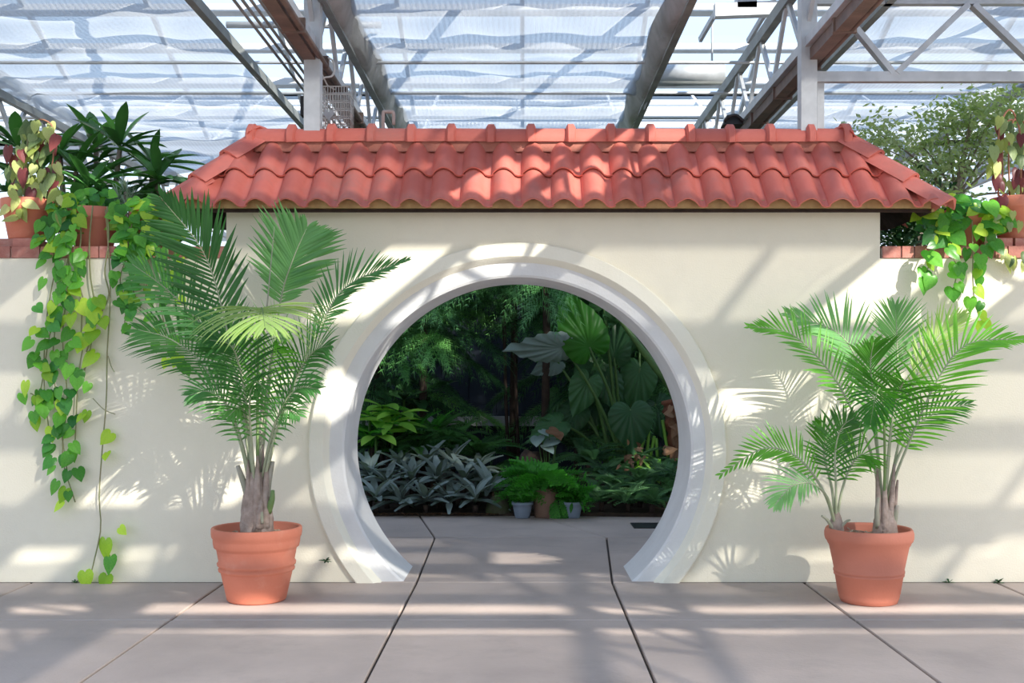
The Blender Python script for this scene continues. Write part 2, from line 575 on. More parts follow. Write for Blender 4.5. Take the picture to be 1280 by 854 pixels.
MB().box((-9, -14, -0.13), (9, 3.74, -0.022)).build('joint_base', 'joint', floor)
YS = [-13.5, -11.0, -8.6, -6.1, -3.65, -1.21, -0.005]
for i in range(len(XS) - 1):
    for j in range(len(YS) - 1):
        slab([(XS[i], YS[j]), (XS[i + 1], YS[j]), (XS[i + 1], YS[j + 1]), (XS[i], YS[j + 1])])
slab([(-0.755, 0.0), (0.62, 0.0), (0.74, 2.17), (-0.80, 2.17)])
slab([(-1.4, 0.0), (-0.755, 0.0), (-0.80, 2.17), (-1.5, 2.17), (-4.6, 2.17), (-4.6, 0.67), (-1.4, 0.67)])
slab([(0.62, 0.0), (1.3, 0.0), (1.3, 0.67), (4.6, 0.67), (4.6, 2.17), (0.74, 2.17)])
slab([(-0.80, 2.17), (0.74, 2.17), (0.12, 3.72), (-1.08, 3.72)])
slab([(0.74, 2.17), (4.6, 2.17), (4.6, 3.45), (1.5, 3.60), (0.12, 3.72)])
slab([(-4.6, 2.17), (-0.80, 2.17), (-1.08, 3.72), (-4.6, 3.5)])
drain = MB()
pc = P(828, 656, 3.0)
drain.box((pc.x - 0.30, 2.75, 0.001), (pc.x + 0.35, 3.12, 0.008))
tag(drain.build('drain_cover', 'black'), 'dark flat cover on the paving beside the fern bed', 'cover')
tag(MB().box((-9, 3.70, -0.13), (9, 16, 0.03)).build('ground', 'bed_soil'), 'dark planting soil behind the moon gate', kind='structure')

# the dark boarded wall at the back of the garden with its rail
back = empty('wall_back', (0, 8.4, 0), 'dark navy boarded wall behind the garden', kind='structure')
for i in range(30):
    MB().box((-6 + i * 0.4 + 0.004, 8.40, 0), (-5.6 + i * 0.4 - 0.004, 8.45, 3.05)).build('board', 'navy', back)
MB().box((-6, 8.456, 0), (6, 8.50, 3.05)).build('sheathing', 'navy', back)
MB().box((-6, 8.32, 0.72), (6, 8.395, 0.86)).build('rail', 'rail', back, 'grey horizontal rail')
for i in range(6):
    MB().box((-4.9 + i * 1.9, 8.30, 0.71), (-4.8 + i * 1.9, 8.32, 0.87)).build('bracket', 'rail', back)
for s in (-1, 1):
    tag(MB().box((s * 6 - 0.05, 0.66, 0), (s * 6 + 0.05, 8.45, 2.3)).build('wall_' + ('left' if s < 0 else 'right'), 'navy'), 'dark side wall of the garden', kind='structure')

# brick coping of the low side walls
def coping(x0, x1, widths, raised):
    MB().box((x0, 0.004, WLOW - 0.004), (x1, WD - 0.004, WLOW + 0.072)).build('mortar_bed', 'brick_mortar', wall)
    x, i = x0, 0
    while x < x1 - 0.03:
        w = widths[i % len(widths)]
        w = min(w, x1 - x)
        j = ru(-0.004, 0.004)
        b = MB()
        b.box((x + 0.005, -0.012 + j, WLOW + 0.003), (x + w - 0.005, 0.20 + j, WLOW + 0.083 + ru(-0.003, 0.003)))
        b.build('brick', 'brick', wall)
        x += w
        i += 1
    for (a, b_) in raised:
        MB().box((a, 0.02, WLOW + 0.086), (b_, 0.13, WLOW + 0.145)).build('brick', 'brick', wall)


coping(-7.4, WX0, [0.205, 0.11, 0.105, 0.20, 0.12, 0.21], [(-3.60, -3.42)])
coping(WX1 + 0.012, 7.4, [0.135, 0.09, 0.12, 0.20, 0.11], [(3.24, 3.44), (3.46, 3.66)])

# ------------------------------------------------------------------ the tiled roof
EX0, EX1, EY, EZ = -2.43, 2.86, -0.20, 2.585
RX0, RX1, RY, RZ = -1.95, 2.34, 0.32, 3.105
PIT = 0.21
roof = empty('tiled_roof', (0.2, 0.32, 2.62), 'red clay tiled hip roof capping the wall above the moon gate', 'roof')


def tile_mb(ln):
    mb = MB()
    nu, nv = 18, 3
    top, bot = [], []
    for j in range(nv):
        v = j / (nv - 1)
        for i in range(nu + 1):
            u = i / nu
            if u < 0.72:
                w = 0.060 * sin(pi * u / 0.72) ** 0.8
            else:
                w = -0.012 * sin(pi * (u - 0.72) / 0.28)
            w += 0.030 * (1 - v)
            top.append((u * (PIT + 0.012), v * ln, w + 0.012))
            bot.append((u * (PIT + 0.012), v * ln, w))
    n = nu + 1
    fs = []
    off = n * nv
    for j in range(nv - 1):
        for i in range(nu):
            fs.append((j * n + i, j * n + i + 1, (j + 1) * n + i + 1, (j + 1) * n + i))
            fs.append((off + j * n + i, off + (j + 1) * n + i, off + (j + 1) * n + i + 1, off + j * n + i + 1))
    mb.add(top + bot, fs, True)
    edge = []
    for i in range(nu):
        edge.append((i, off + i, off + i + 1, i + 1))
    b = len(mb.v) - 2 * off
    mb.add([mb.v[b + k] for k in range(2 * off)], edge, False)
    sd = []
    for j in range(nv - 1):
        sd.append((j * n, (j + 1) * n, off + (j + 1) * n, off + j * n))
        sd.append((j * n + nu, off + j * n + nu, off + (j + 1) * n + nu, (j + 1) * n + nu))
    mb.add([mb.v[b + k] for k in range(2 * off)], sd, False)
    return mb


def slope_tiles(origin, ux, vx, x_from, count, planes, exposure=0.365, courses=2):
    """origin: eave line start; ux: along the eave; vx: up the slope; planes: (point, normal) keep the side the normal points to"""
    ux, vx = V(ux).normalized(), V(vx).normalized()
    wx = ux.cross(vx).normalized()
    ln = 0.41
    base = tile_mb(ln)
    shared = base.mesh('tile', 'tile')
    for c in range(courses):
        for k in range(count):
            o = V(origin) + ux * (x_from + k * PIT) + vx * (c * exposure)
            mt = Matrix.Identity(4)
            for i in range(3):
                mt[i][0], mt[i][1], mt[i][2], mt[i][3] = ux[i], vx[i], wx[i], o[i]
            pts = [mt @ q for q in base.v]
            ins = [min((q - pp).dot(nn) for q in pts) for pp, nn in planes]
            if all(d >= 0 for d in ins):
                inst('tile', shared, roof, mt)
                continue
            if any(max((q - pp).dot(nn) for q in pts) <= 0.01 for pp, nn in planes):
                continue
            bm = bmesh.new()
            vv = [bm.verts.new(q) for q in pts]
            for f in base.f:
                try:
                    bm.faces.new([vv[i] for i in f])
                except ValueError:
                    pass
            for pp, nn in planes:
                bmesh.ops.bisect_plane(bm, geom=bm.verts[:] + bm.edges[:] + bm.faces[:], plane_co=pp, plane_no=nn, clear_inner=True, dist=1e-5)
            if len(bm.faces) < 2:
                bm.free()
                continue
            o0 = wpos(roof)
            for q in bm.verts:
                q.co -= o0
            me = bpy.data.meshes.new('tile')
            bm.to_mesh(me)
            bm.free()
            for p in me.polygons:
                p.use_smooth = True
            me.set_sharp_from_angle(angle=radians(40))
            me.materials.append(M['tile'])
            ob = bpy.data.objects.new('tile', me)
            COL.objects.link(ob)
            ob.parent = roof


BY = 2 * RY - EY
cL, cR = V((EX0, EY, 0)), V((EX1, EY, 0))
hL, hR = V((RX0, RY, 0)), V((RX1, RY, 0))
cLb, cRb = V((EX0, BY, 0)), V((EX1, BY, 0))


def plane(a, b, inside):
    d = b - a
    n = V((-d.y, d.x, 0)).normalized()
    if (inside - a).dot(n) < 0:
        n = -n
    return (a, n)


mid_f, mid_b = V((0.2, EY, 0)), V((0.2, BY, 0))
rise = RZ - EZ
slope_tiles((-1.696, EY, EZ), (1, 0, 0), (0, RY - EY, rise), -4 * PIT, 27, [plane(cL, hL, mid_f), plane(cR, hR, mid_f)])
slope_tiles((1.9, BY, EZ), (-1, 0, 0), (0, RY - BY, rise), -5 * PIT, 27, [plane(cLb, hL, mid_b), plane(cRb, hR, mid_b)])
mid_l, mid_r = V((EX0, RY, 0)), V((EX1, RY, 0))
slope_tiles((EX0, BY, EZ), (0, -1, 0), (RX0 - EX0, 0, rise), 0.0, 5, [plane(cL, hL, mid_l), plane(cLb, hL, mid_l)])
slope_tiles((EX1, EY, EZ), (0, 1, 0), (RX1 - EX1, 0, rise), 0.0, 5, [plane(cR, hR, mid_r), plane(cRb, hR, mid_r)])
# sheathing under the tiles, eave boards
sh = MB()
sv = [(EX0 + .05, EY + .05, EZ - .01), (EX1 - .05, EY + .05, EZ - .01), (EX1 - .05, BY - .05, EZ - .01), (EX0 + .05, BY - .05, EZ - .01), (RX0, RY, RZ - .03), (RX1, RY, RZ - .03)]
sh.add(sv, [(0, 1, 5, 4), (1, 2, 5), (2, 3, 4, 5), (3, 0, 4)])
sh.build('roof_deck', 'bark', roof)
MB().box((WX0 - 0.02, -0.03, WTOP - 0.004), (WX1 + 0.02, -0.002, WTOP + 0.14)).build('eave_board', 'wood', roof, 'yellowed timber strip under the front eave')
MB().box((EX0 + 0.06, EY + 0.035, EZ + 0.018), (EX1 - 0.06, EY + 0.075, EZ + 0.075)).build('batten', 'wood', roof)
for s, xx in ((0, EX0 + .015), (1, EX1 - .055)):
    MB().box((xx + .01, EY + 0.07, EZ + 0.0), (xx + 0.03, BY - 0.07, EZ + 0.02)).build('batten', 'wood', roof)
# mortar bed and ridge tiles
mr = MB()
mr.add([(RX0, RY - .07, RZ - .03), (RX1, RY - .07, RZ - .03), (RX1, RY + .07, RZ - .03), (RX0, RY + .07, RZ - .03), (RX0, RY - .055, RZ + .07), (RX1, RY - .055, RZ + .07), (RX1, RY + .055, RZ + .07), (RX0, RY + .055, RZ + .07)],
       [(0, 1, 5, 4), (1, 2, 6, 5), (2, 3, 7, 6), (3, 0, 4, 7), (4, 5, 6, 7)])
mr.build('mortar_bed', 'mortar', roof)


def barrel(mb, x0, x1, r0, r1, y, z):
    n = 14
    vs, fs = [], []
    for (x, r) in ((x0, r0), (x0, r0 - .014), (x1, r1 - .014), (x1, r1)):
        for i in range(n + 1):
            a = -0.25 + (pi + 0.5) * i / n
            vs.append((x, y - r * cos(a), z + r * sin(a)))
    m = n + 1
    for a, b in ((0, 3), (1, 0), (2, 1), (3, 2)):
        for i in range(n):
            fs.append((a * m + i, a * m + i + 1, b * m + i + 1, b * m + i))
    mb.add(vs, fs, True)


rl = (RX1 + 0.03 - (RX0 - 0.03)) / 15
rt = MB()
barrel(rt, 0.03, rl + 0.02, 0.088, 0.086, 0, 0)
for (a, b, r0, r1) in ((-0.035, -0.02, 0.098, 0.122), (-0.02, 0.022, 0.122, 0.122), (0.022, 0.035, 0.122, 0.098)):
    barrel(rt, a, b, r0, r1, 0, 0)
rm = rt.mesh('ridge_tile', 'tile')
rm.set_sharp_from_angle(angle=radians(40))
for k in range(15):
    inst('ridge_tile', rm, roof, Matrix.Translation((RX0 - 0.03 + k * rl, RY, RZ + 0.062 + ru(-.003, .003))) @ Euler((0, ru(-.012, .012), ru(-.01, .01))).to_matrix().to_4x4())
ec = MB()
barrel(ec, RX1 - 0.03, RX1 + 0.025, 0.125, 0.125, RY, RZ + 0.062)
barrel(ec, RX1 + 0.022, RX1 + 0.03, 0.125, 0.02, RY, RZ + 0.062)
ec.build('ridge_tile', 'tile', roof)
# hip caps: three overlapping angular plates along each hip
def hip(corner, top):
    a = V((corner.x, corner.y, EZ + 0.058))
    b = V((top.x, top.y, RZ + 0.10))
    a = a - (b - a).normalized() * 0.06
    t = (b - a).normalized()
    s = t.cross(V((0, 0, 1))).normalized()
    u = s.cross(t).normalized()
    n = 3
    L = (b - a).length / n
    for k in range(n):
        p = a + t * (k * L)
        q = a + t * ((k + 1) * L + 0.07)
        vs = []
        for c, lift in ((p, 0.034), (q, 0.0)):
            for w, hgt in ((-.115, -.050), (-.10, -.030), (-.045, .022), (0, .034), (.045, .022), (.10, -.030), (.115, -.050)):
                vs.append(c + s * w + u * (hgt + lift))
            for w, hgt in ((.105, -.052), (.09, -.035), (0, .018), (-.09, -.035), (-.105, -.052)):
                vs.append(c + s * w + u * (hgt + lift))
        m = 12
        fs = [tuple(reversed(range(m))), tuple(range(m, 2 * m))]
        for i in range(m):
            j = (i + 1) % m
            fs.append((i, j, m + j, m + i))
        MB().add(vs, fs).build('hip_tile', 'tile', roof)


for c, h in ((cL, hL), (cR, hR), (cLb, hL), (cRb, hR)):
    hip(c, h)

# ------------------------------------------------------------------ greenhouse: posts, trusses, cloths, glazing
def post(x, label):
    e = empty('steel_post', (x, RY, 0 if abs(x) > 3 else RZ + 0.05), label, 'post')
    MB().box((x - 0.058, RY - 0.058, e.location.z), (x + 0.058, RY + 0.058, 4.60)).build('shaft', 'steel', e)
    MB().box((x - 0.10, RY - 0.10, 4.60), (x + 0.10, RY + 0.10, 4.63)).build('cap_plate', 'steel', e)
    return e


post(-1.54, 'galvanised steel post rising through the tiled ridge beside the wire cage')
post(2.07, 'galvanised steel post rising through the tiled ridge where the cross truss starts')

TZ0, TZ1 = 3.87, 4.40


def truss_y(x, y0, y1, label):
    e = empty('roof_truss', (x, y0, TZ0), label, 'truss')
    MB().box((x - .035, y0, TZ1 - .05), (x + .035, y1, TZ1 + .05)).build('chord', 'steel_dark', e)
    MB().box((x - .03, y0, TZ0 - .03), (x + .03, y1, TZ0 + .04)).build('chord', 'steel', e)
    y, k = y0 + 0.05, 0
    while y < y1 - 0.5:
        a, b = (TZ0, TZ1) if k % 2 == 0 else (TZ1, TZ0)
        MB().bar((x, y, a), (x, y + 0.48, b), 0.045, 0.03, (1, 0, 0)).build('web', 'steel', e)
        y += 0.50
        k += 1


for x, lab in ((-1.54, 'grey lattice truss running back over the left post'), (2.07, 'grey lattice truss running back over the right post'),
               (-5.17, 'grey lattice truss running back at the far left'), (5.70, 'grey lattice truss running back beyond the right edge')):
    truss_y(x, -13.6, 14.5, lab)
# cross truss from the right post
e = empty('cross_truss', (2.1, RY, 3.6), 'galvanised cross truss with diagonal webs right of the right post', 'truss')
MB().box((2.13, RY - .03, 3.595), (5.66, RY + .03, 3.668)).build('chord', 'steel', e)
MB().box((2.13, RY - .03, 4.16), (5.66, RY + .03, 4.23)).build('chord', 'steel', e)
for (xa, za, xb, zb) in ((2.28, 4.16, 2.69, 3.66), (2.72, 3.66, 3.24, 4.16), (3.28, 4.16, 3.80, 3.66), (3.83, 3.66, 4.35, 4.16), (4.39, 4.16, 4.9, 3.66)):
    MB().bar((xa, RY, za), (xb, RY, zb), 0.04, 0.07, (0, 1, 0)).build('web', 'steel', e)
MB().box((2.15, RY + 0.02, 3.1), (2.20, RY + 0.06, 3.595)).build('strut', 'steel', e)
# brown pipes under the trusses
for x, lab, dx in ((-1.54, 'rusty brown pipe running back beside the left post', -0.02), (2.07, 'rusty brown pipe running back beside the right post', 0.05)):
    e = empty('overhead_pipe', (x + dx, -13, 3.8), lab, 'pipe')
    MB().box((x + dx - .045, -13.6, 3.745), (x + dx + .045, 14, 3.83)).build('channel', 'brown_pipe', e)
    MB().tube([(x + dx + .075, -13.6, 3.77), (x + dx + .075, 14, 3.77)], 0.022, 8).build('conduit', 'brown_pipe', e)
    for k in range(30):
        MB().box((x + dx - .06, -13 + k * 0.9, 3.74), (x + dx + .10, -12.97 + k * 0.9, 3.84)).build('clip', 'brown_pipe', e)
for k, dx in enumerate((0, .055, .11, .165)):
    tag(MB().tube([(-1.86 + dx, -13.5, 3.86), (-1.86 + dx, 14, 3.86)], 0.011, 6).build('heating_tube', 'steel_dark'),
        ('outermost thin dark tube of the bundle left of the left brown pipe', 'second thin dark tube from the outside in the bundle by the left brown pipe', 'third thin dark tube from the outside in the bundle by the left brown pipe', 'innermost thin dark tube of the bundle, closest to the left brown pipe')[k], 'tube', 'thin tubes beside the brown pipe')
for (y, z, r, lab) in ((2.40, 4.32, 0.016, 'nearer of two thin steel rods crossing under the shade cloths'), (3.55, 4.33, 0.017, 'farther of two thin steel rods crossing under the shade cloths')):
    tag(MB().tube([(-9, y, z), (9, y, z)], r, 8).build('support_rod', 'steel'), lab, 'rod')
tag(MB().tube([(-2.5, 1.55, 4.40), (-1.2, 1.55, 4.40)], 0.03, 8).build('spacer_rod', 'steel'), 'short steel rod crossing beside the top of the left post', 'rod')
for (y, w, lab) in ((-3.55, 0.16, 'added unseen steel beam overhead, shading a band across the wall'), (-5.18, 0.17, 'added unseen steel beam above the front paving, shading the lower wall'), (-7.05, 0.30, 'added unseen broad steel beam above the camera, shading the paving')):  # unseen beams added overhead to cast shade bands on wall and paving
    tag(MB().box((-9, y - w / 2, 4.01), (9, y + w / 2, 4.11)).build('shading_beam', 'steel'), lab, 'beam')


def curtain(x0, x1, y0, y1, label, seed, bars=True, group=None):
    e = empty('shade_cloth', ((x0 + x1) / 2, (y0 + y1) / 2, 4.36), label, 'shade cloth')
    nx, ny = max(6, int((x1 - x0) / 0.08)), max(4, int((y1 - y0) / 0.0775))
    vs, fs = [], []
    for j in range(ny + 1):
        y = y0 + (y1 - y0) * j / ny
        for i in range(nx + 1):
            u = i / nx
            x = x0 + (x1 - x0) * u
            z = 4.37 + 0.05 * mnoise.noise(V((x * 0.55 + y * 0.9, y * 0.25, seed))) + 0.030 * mnoise.noise(V((x * 2.6, y * 1.3, seed + 5)))
            z += 0.020 * (1 - abs(mnoise.noise(V((x * 1.7 - y * 0.8, y * 0.3, seed + 9)))) * 2)
            z -= 0.075 * sin(pi * ((y / 0.62) % 1.0)) ** 0.8 * (0.55 + 0.45 * mnoise.noise(V((x * 0.8, y * 0.5, seed + 2))) * 1.6)
            if bars:
                ed = min(u, 1 - u) * (x1 - x0)
                z -= 0.16 * max(0, 1 - ed / 0.16) ** 2
            vs.append((x, y, z))
    for j in range(ny):
        for i in range(nx):
            a = j * (nx + 1) + i
            fs.append((a, a + 1, a + nx + 2, a + nx + 1))
    MB().add(vs, fs, True).build('cloth', 'cloth', e)
    if bars:
        for x in (x0, x1):
            MB().box((x - .03, y0, 4.16), (x + .03, y1, 4.24)).build('edge_bar', 'steel_dark', e)
    return e


curtain(-5.12, -2.42, -5.9, 8.2, 'translucent blue-white shade cloth over the left plants', 1.0)
mid_cloth = curtain(-1.46, 1.22, -5.9, 8.2, 'rippled translucent shade cloth above the middle of the tiled roof', 4.0)
for hx, hl in ((-1.46, 0.13), (1.22, -0.14)):
    hb = MB()
    nn = 120
    hv = []
    for i in range(nn + 1):
        y = -5.9 + 14.1 * i / nn
        hv += [V((hx + hl + .02 * sin(y * 3.1), y, 4.37)), V((hx + hl * .55 + .02 * sin(y * 4.3), y, 4.20 + .02 * sin(y * 5.7))), V((hx + .02 * (1 if hl > 0 else -1), y, 4.18))]
    hf = []
    for i in range(nn):
        for k in (0, 1):
            a = i * 3 + k
            hf.append((a, a + 1, a + 4, a + 3))
    hb.add(hv, hf, True).build('gathered_hem', 'hem', mid_cloth, 'gathered grey hem hanging along the edge')
curtain(2.66, 4.78, -5.9, 8.2, 'translucent shade cloth right of the right post behind the cross truss', 7.0)
curtain(6.15, 9.0, -5.9, 8.2, 'translucent shade cloth beyond the right edge of the view', 14.0)
curtain(-9.0, 9.0, -7.0, -5.92, 'added unseen shade cloth strip closing the sun gap above the front paving', 17.0, False)  # added out of view to stop sun through the gap between the cloths
curtain(-9.0, 9.0, -13.5, -7.74, 'shade cloth overhead behind the camera', 21.0, False)

# glazed roof: ridges run left to right, panes between rafters
ceil = empty('ceiling', (0, 0, 4.7), 'glazed greenhouse roof with white aluminium bars', kind='structure')
bays = [(-7.36, -3.5, 0.32), (0.32, 4.2, 8.1), (8.1, 11.8, 15.5)]
GZ0, GZ1 = 4.75, 6.35
RXS = [-8.9 + 1.48 * i for i in range(13)]
pane_cache = {}
for (ya, yr, yb) in bays:
    for (yl, yh) in ((ya, yr), (yb, yr)):
        rows = 3
        for x in RXS:
            MB().bar((x, yl, GZ0), (x, yh, GZ1), 0.05, 0.07, (0, 0, 1)).build('rafter', 'aluminium', ceil)
        for r in range(rows * 2 + 1):
            t = r / rows / 2
            y, z = yl + (yh - yl) * t, GZ0 + (GZ1 - GZ0) * t
            w = (0.20, 0.13)[r % 2]
            MB().box((-9, y - w / 2, z - .05), (9, y + w / 2, z + .04)).build('purlin', 'aluminium', ceil)
        L = V((0, (yh - yl) / rows, (GZ1 - GZ0) / rows))
        for i in range(len(RXS) - 1):
            for r in range(rows):
                o = V((RXS[i], yl, GZ0 + 0.05)) + L * r
                key = round(yh - yl, 2)
                if key not in pane_cache:
                    b = MB()
                    n = V((1, 0, 0)).cross(L).normalized() * 0.006
                    c = [V((.03, 0, 0)) + L * .02, V((1.45, 0, 0)) + L * .02, V((1.45, 0, 0)) + L * .98, V((.03, 0, 0)) + L * .98]
                    b.add(c, [(0, 1, 2, 3)])
                    pane_cache[key] = b.mesh('pane', 'glass')
                inst('pane', pane_cache[key], ceil, Matrix.Translation(o))
    MB().box((-9, yb - .10, GZ0 - .16), (9, yb + .10, GZ0 - .04)).build('gutter', 'aluminium', ceil)
# glazed rear wall of the greenhouse
gw = empty('window_1', (0, 15.5, 0), 'glazed rear wall of the greenhouse with white bars', kind='structure')
for x in RXS:
    MB().box((x - .04, 15.46, 0), (x + .04, 15.54, GZ0)).build('mullion', 'aluminium', gw)
for z in (0.8, 1.7, 2.6, 3.2, 3.8, 4.3):
    MB().box((-9, 15.47, z - .05), (9, 15.53, z + .05)).build('transom', 'aluminium', gw)
pm = MB().add([(0.04, 0, 0), (1.44, 0, 0), (1.44, 0, 4.7), (0.04, 0, 4.7)], [(0, 1, 2, 3)]).mesh('pane', 'glass')
for x in RXS[:-1]:
    inst('pane', pm, gw, Matrix.Translation((x, 15.5, 0.02)))

# fittings up by the ridge
cg = empty('wire_cage', tuple(P(418, 158, 0.75)), 'white wire cage with a heart ornament beside the left post', 'cage')
c0, c1 = P(403, 158, 0.75), P(437, 108, 0.75)
cw, ch = c1.x - c0.x, c1.z - c0.z
for k in range(11):
    x = c0.x + cw * k / 10
    for yy in (0.75, 0.95):
        MB().tube([(x, yy, c0.z), (x, yy, c1.z)], 0.0035, 5).build('wire', 'white_wire', cg)
for k in range(5):
    y = 0.75 + 0.2 * k / 4
    for xx in (c0.x, c1.x):
        MB().tube([(xx, y, c0.z), (xx, y, c1.z)], 0.0035, 5).build('wire', 'white_wire', cg)
for k in range(6):
    z = c0.z + ch * k / 5
    MB().tube([(c0.x, .75, z), (c1.x, .75, z), (c1.x, .95, z), (c0.x, .95, z), (c0.x, .75, z)], 0.005, 5).build('hoop', 'white_wire', cg)
MB().tube([V((-1.50, RY + .05, c1.z + .02)), V((c0.x + .03, .80, c1.z + .02)), V((c0.x + .08, .85, c1.z))], .006, 6).build('hanger', 'white_wire', cg)
hm = MB()
hp = []
hc = P(411, 143, 0.74)
for k in range(24):
    t = 2 * pi * k / 24
    hp.append(V((hc.x + 0.0026 * 16 * sin(t) ** 3, 0.735, hc.z + 0.0030 * (13 * cos(t) - 5 * cos(2 * t) - 2 * cos(3 * t) - cos(4 * t)))))
n = len(hp)
hm.add(hp + [q + V((0, .012, 0)) for q in hp], [tuple(range(n)), tuple(reversed(range(n, 2 * n)))] + [(i, (i + 1) % n, n + (i + 1) % n, n + i) for i in range(n)])
hm.build('heart', 'steel', cg, 'flat grey heart')
tag(MB().tube(catmull([P(402, 100, .4), P(405, 97, .4), P(415, 95, .42), P(418, 86, .44), P(416, 76, .45), P(410, 72, .45)], 16), 0.008, 6).build('cable', 'white_wire'), 'white cable looping beside the left post above the cage', 'cable')
tag(MB().tube(catmull([P(479, 170, .7), P(479, 143, .7), P(481, 140, .7), P(490, 140, .7), P(492, 143, .7), P(492, 156, .7)], 20), 0.014, 8).build('vent_pipe', 'pink_pipe'), 'pinkish bent pipe standing up behind the ridge tiles', 'pipe')
lm = empty('lamp_box', tuple(P(380, 145, 0.5)), 'small black box lamp on the left side of the left post', 'lamp')
a, b = P(377, 146, .45), P(384, 122, .45)
MB().box((a.x, .40, a.z), (b.x, .50, b.z)).build('housing', 'black', lm)
MB().tube([P(383, 124, .45), P(386, 118, .42)], 0.008, 6).build('bracket', 'black', lm)
fl = empty('floodlight', tuple(P(915, 157, .6)), 'black floodlight behind the ridge left of the right post', 'lamp')
a, b = P(903, 157, .6), P(928, 145, .6)
MB().add([(a.x, .55, a.z), (b.x, .55, a.z), (b.x, .7, a.z), (a.x, .7, a.z), (a.x + .03, .57, b.z), (b.x - .05, .57, b.z + .01), (b.x - .05, .68, b.z + .01), (a.x + .03, .68, b.z)],
         [(3, 2, 1, 0), (4, 5, 6, 7), (0, 1, 5, 4), (1, 2, 6, 5), (2, 3, 7, 6), (3, 0, 4, 7)]).build('housing', 'black', fl)
MB().tube(catmull([P(906, 152, .56), P(910, 147, .54), P(920, 144, .54), P(930, 152, .54)], 10), 0.012, 6).build('bracket', 'black', fl)
ht = empty('duct_heater', tuple(P(850, 90, 5.0)), 'grey horizontal duct heater hanging behind the middle shade cloth', 'heater')
MB().tube([P(812, 92, 5.0), P(905, 92, 5.0)], 0.11, 14).build('drum', 'steel', ht)
MB().tube([P(812, 103, 5.0), P(912, 101, 5.0)], 0.05, 8).build('pipe', 'steel_dark', ht)
for px in (830, 890):
    MB().tube([P(px, 90, 5.0), P(px, 20, 5.0)], 0.012, 6).build('hanger', 'steel', ht)
fn = empty('ceiling_gantry', tuple(P(930, 10, 2.2)), 'white overhead walkway bracket high between the cloth and the right truss', 'bracket')
MB().bar(P(893, 14, 2.2), P(975, 11, 2.2), 0.10, 0.12).build('beam', 'aluminium', fn)
MB().bar(P(898, 10, 2.2), P(875, 50, 2.6), 0.03, 0.05).build('arm', 'steel', fn)
MB().bar(P(960, 10, 2.2), P(935, 52, 2.6), 0.03, 0.05).build('arm', 'steel', fn)
MB().box(tuple(P(922, 9, 2.15)), tuple(P(942, -4, 2.3))).build('motor', 'steel', fn)


# ------------------------------------------------------------------ leaf meshes
HEART = [(0, -0.02), (.07, -.13), (.20, -.20), (.34, -.16), (.45, -.02), (.49, .16), (.455, .36), (.36, .56), (.23, .74), (.10, .90), (0, 1.03)]


def heart_mb(seg=16, rings=2, curl=0.10, corr=0.0, ncorr=14, wid=1.0, notch=0):
    """heart-shaped leaf, petiole at the origin, tip along +Y"""
    mb = MB()
    half = [V((a, b, 0)) for a, b in HEART]
    cv = catmull(half, seg // 2)
    out = cv + [V((-q.x, q.y, 0)) for q in reversed(cv[1:-1])]
    n = len(out)
    vs, fs = [V((0, 0.02, 0))], []
    for r in range(1, rings + 1):
        q = r / rings
        for k, o in enumerate(out):
            x, y = o.x * q * wid, 0.02 + (o.y - 0.02) * q
            t = math.atan2(o.x, o.y)
            R = math.hypot(x, y)
            z = 0.22 * abs(x) - curl * (q ** 2) * abs(x) * 2.2 - curl * 1.3 * max(0, y) ** 2 + corr * cos(ncorr * t) * q * R
            vs.append(V((x, y, z)))
    for k in range(n):
        fs.append((0, 1 + k, 1 + (k + 1) % n))
    for r in range(rings - 1):
        for k in range(n):
            a, b = 1 + r * n + k, 1 + r * n + (k + 1) % n
            fs.append((a, a + n, b + n, b))
    mb.add(vs, fs, True)
    return mb


def blade_mb(wid, seg=6, droop=0.3, fold=0.15, peak=0.5, base=0.15, tipw=0.0):
    """strap or lance leaf of length 1 along +Y, arching down by droop, folded along the middle"""
    mb = MB()
    vs, fs = [], []
    for i in range(seg + 1):
        t = i / seg
        w = (sin(pi * min(1, t / (2 * peak))) if t < peak else cos(pi / 2 * (t - peak) / (1 - peak)) ** 0.8 if t < 1 else 0.0)
        w = wid / 2 * max(base if t < peak else tipw, w, 0.02)
        y, z = t - 0.12 * droop * t * t, -droop * t * t
        vs += [V((-w, y, z + fold * w)), V((0, y, z)), V((w, y, z + fold * w))]
    for i in range(seg):
        a = i * 3
        fs += [(a, a + 1, a + 4, a + 3), (a + 1, a + 2, a + 5, a + 4)]
    mb.add(vs, fs, True)
    return mb


def pinnate_mb(pairs=18, ll=0.22, droop=0.45, wid=0.030, angle=65, up=0.0, tip=0.25):
    """fern frond of length 1 along +Y"""
    mb = MB()
    pts = []
    for i in range(9):
        t = i / 8
        pts.append(V((0, t - 0.15 * droop * t * t, up * t - (droop + up) * t * t)))
    mb.tube(pts, [0.010 * (1 - 0.8 * i / 8) + 0.001 for i in range(9)], 4, caps=False)
    for k in range(pairs):
        t = 0.08 + 0.9 * k / (pairs - 1)
        y, z = t - 0.15 * droop * t * t, up * t - (droop + up) * t * t
        L = ll * (sin(pi * (0.18 + 0.78 * t))) ** 0.8 + ll * 0.10
        for s in (-1, 1):
            a = radians(angle * (1 - 0.35 * t))
            d = V((s * sin(a), cos(a), -0.35 * t - 0.12 + ru(-.05, .05))).normalized()
            p = V((0, y, z))
            w = V((0, 1, 0.1)) * wid * 0.6
            mb.add([p - w * .5, p + w * .5, p + d * L * .55 + w * .9, p + d * L + V((0, 0, -.12 * L)), p + d * L * .55 - w * .9], [(0, 1, 2, 3, 4)], False)
    return mb


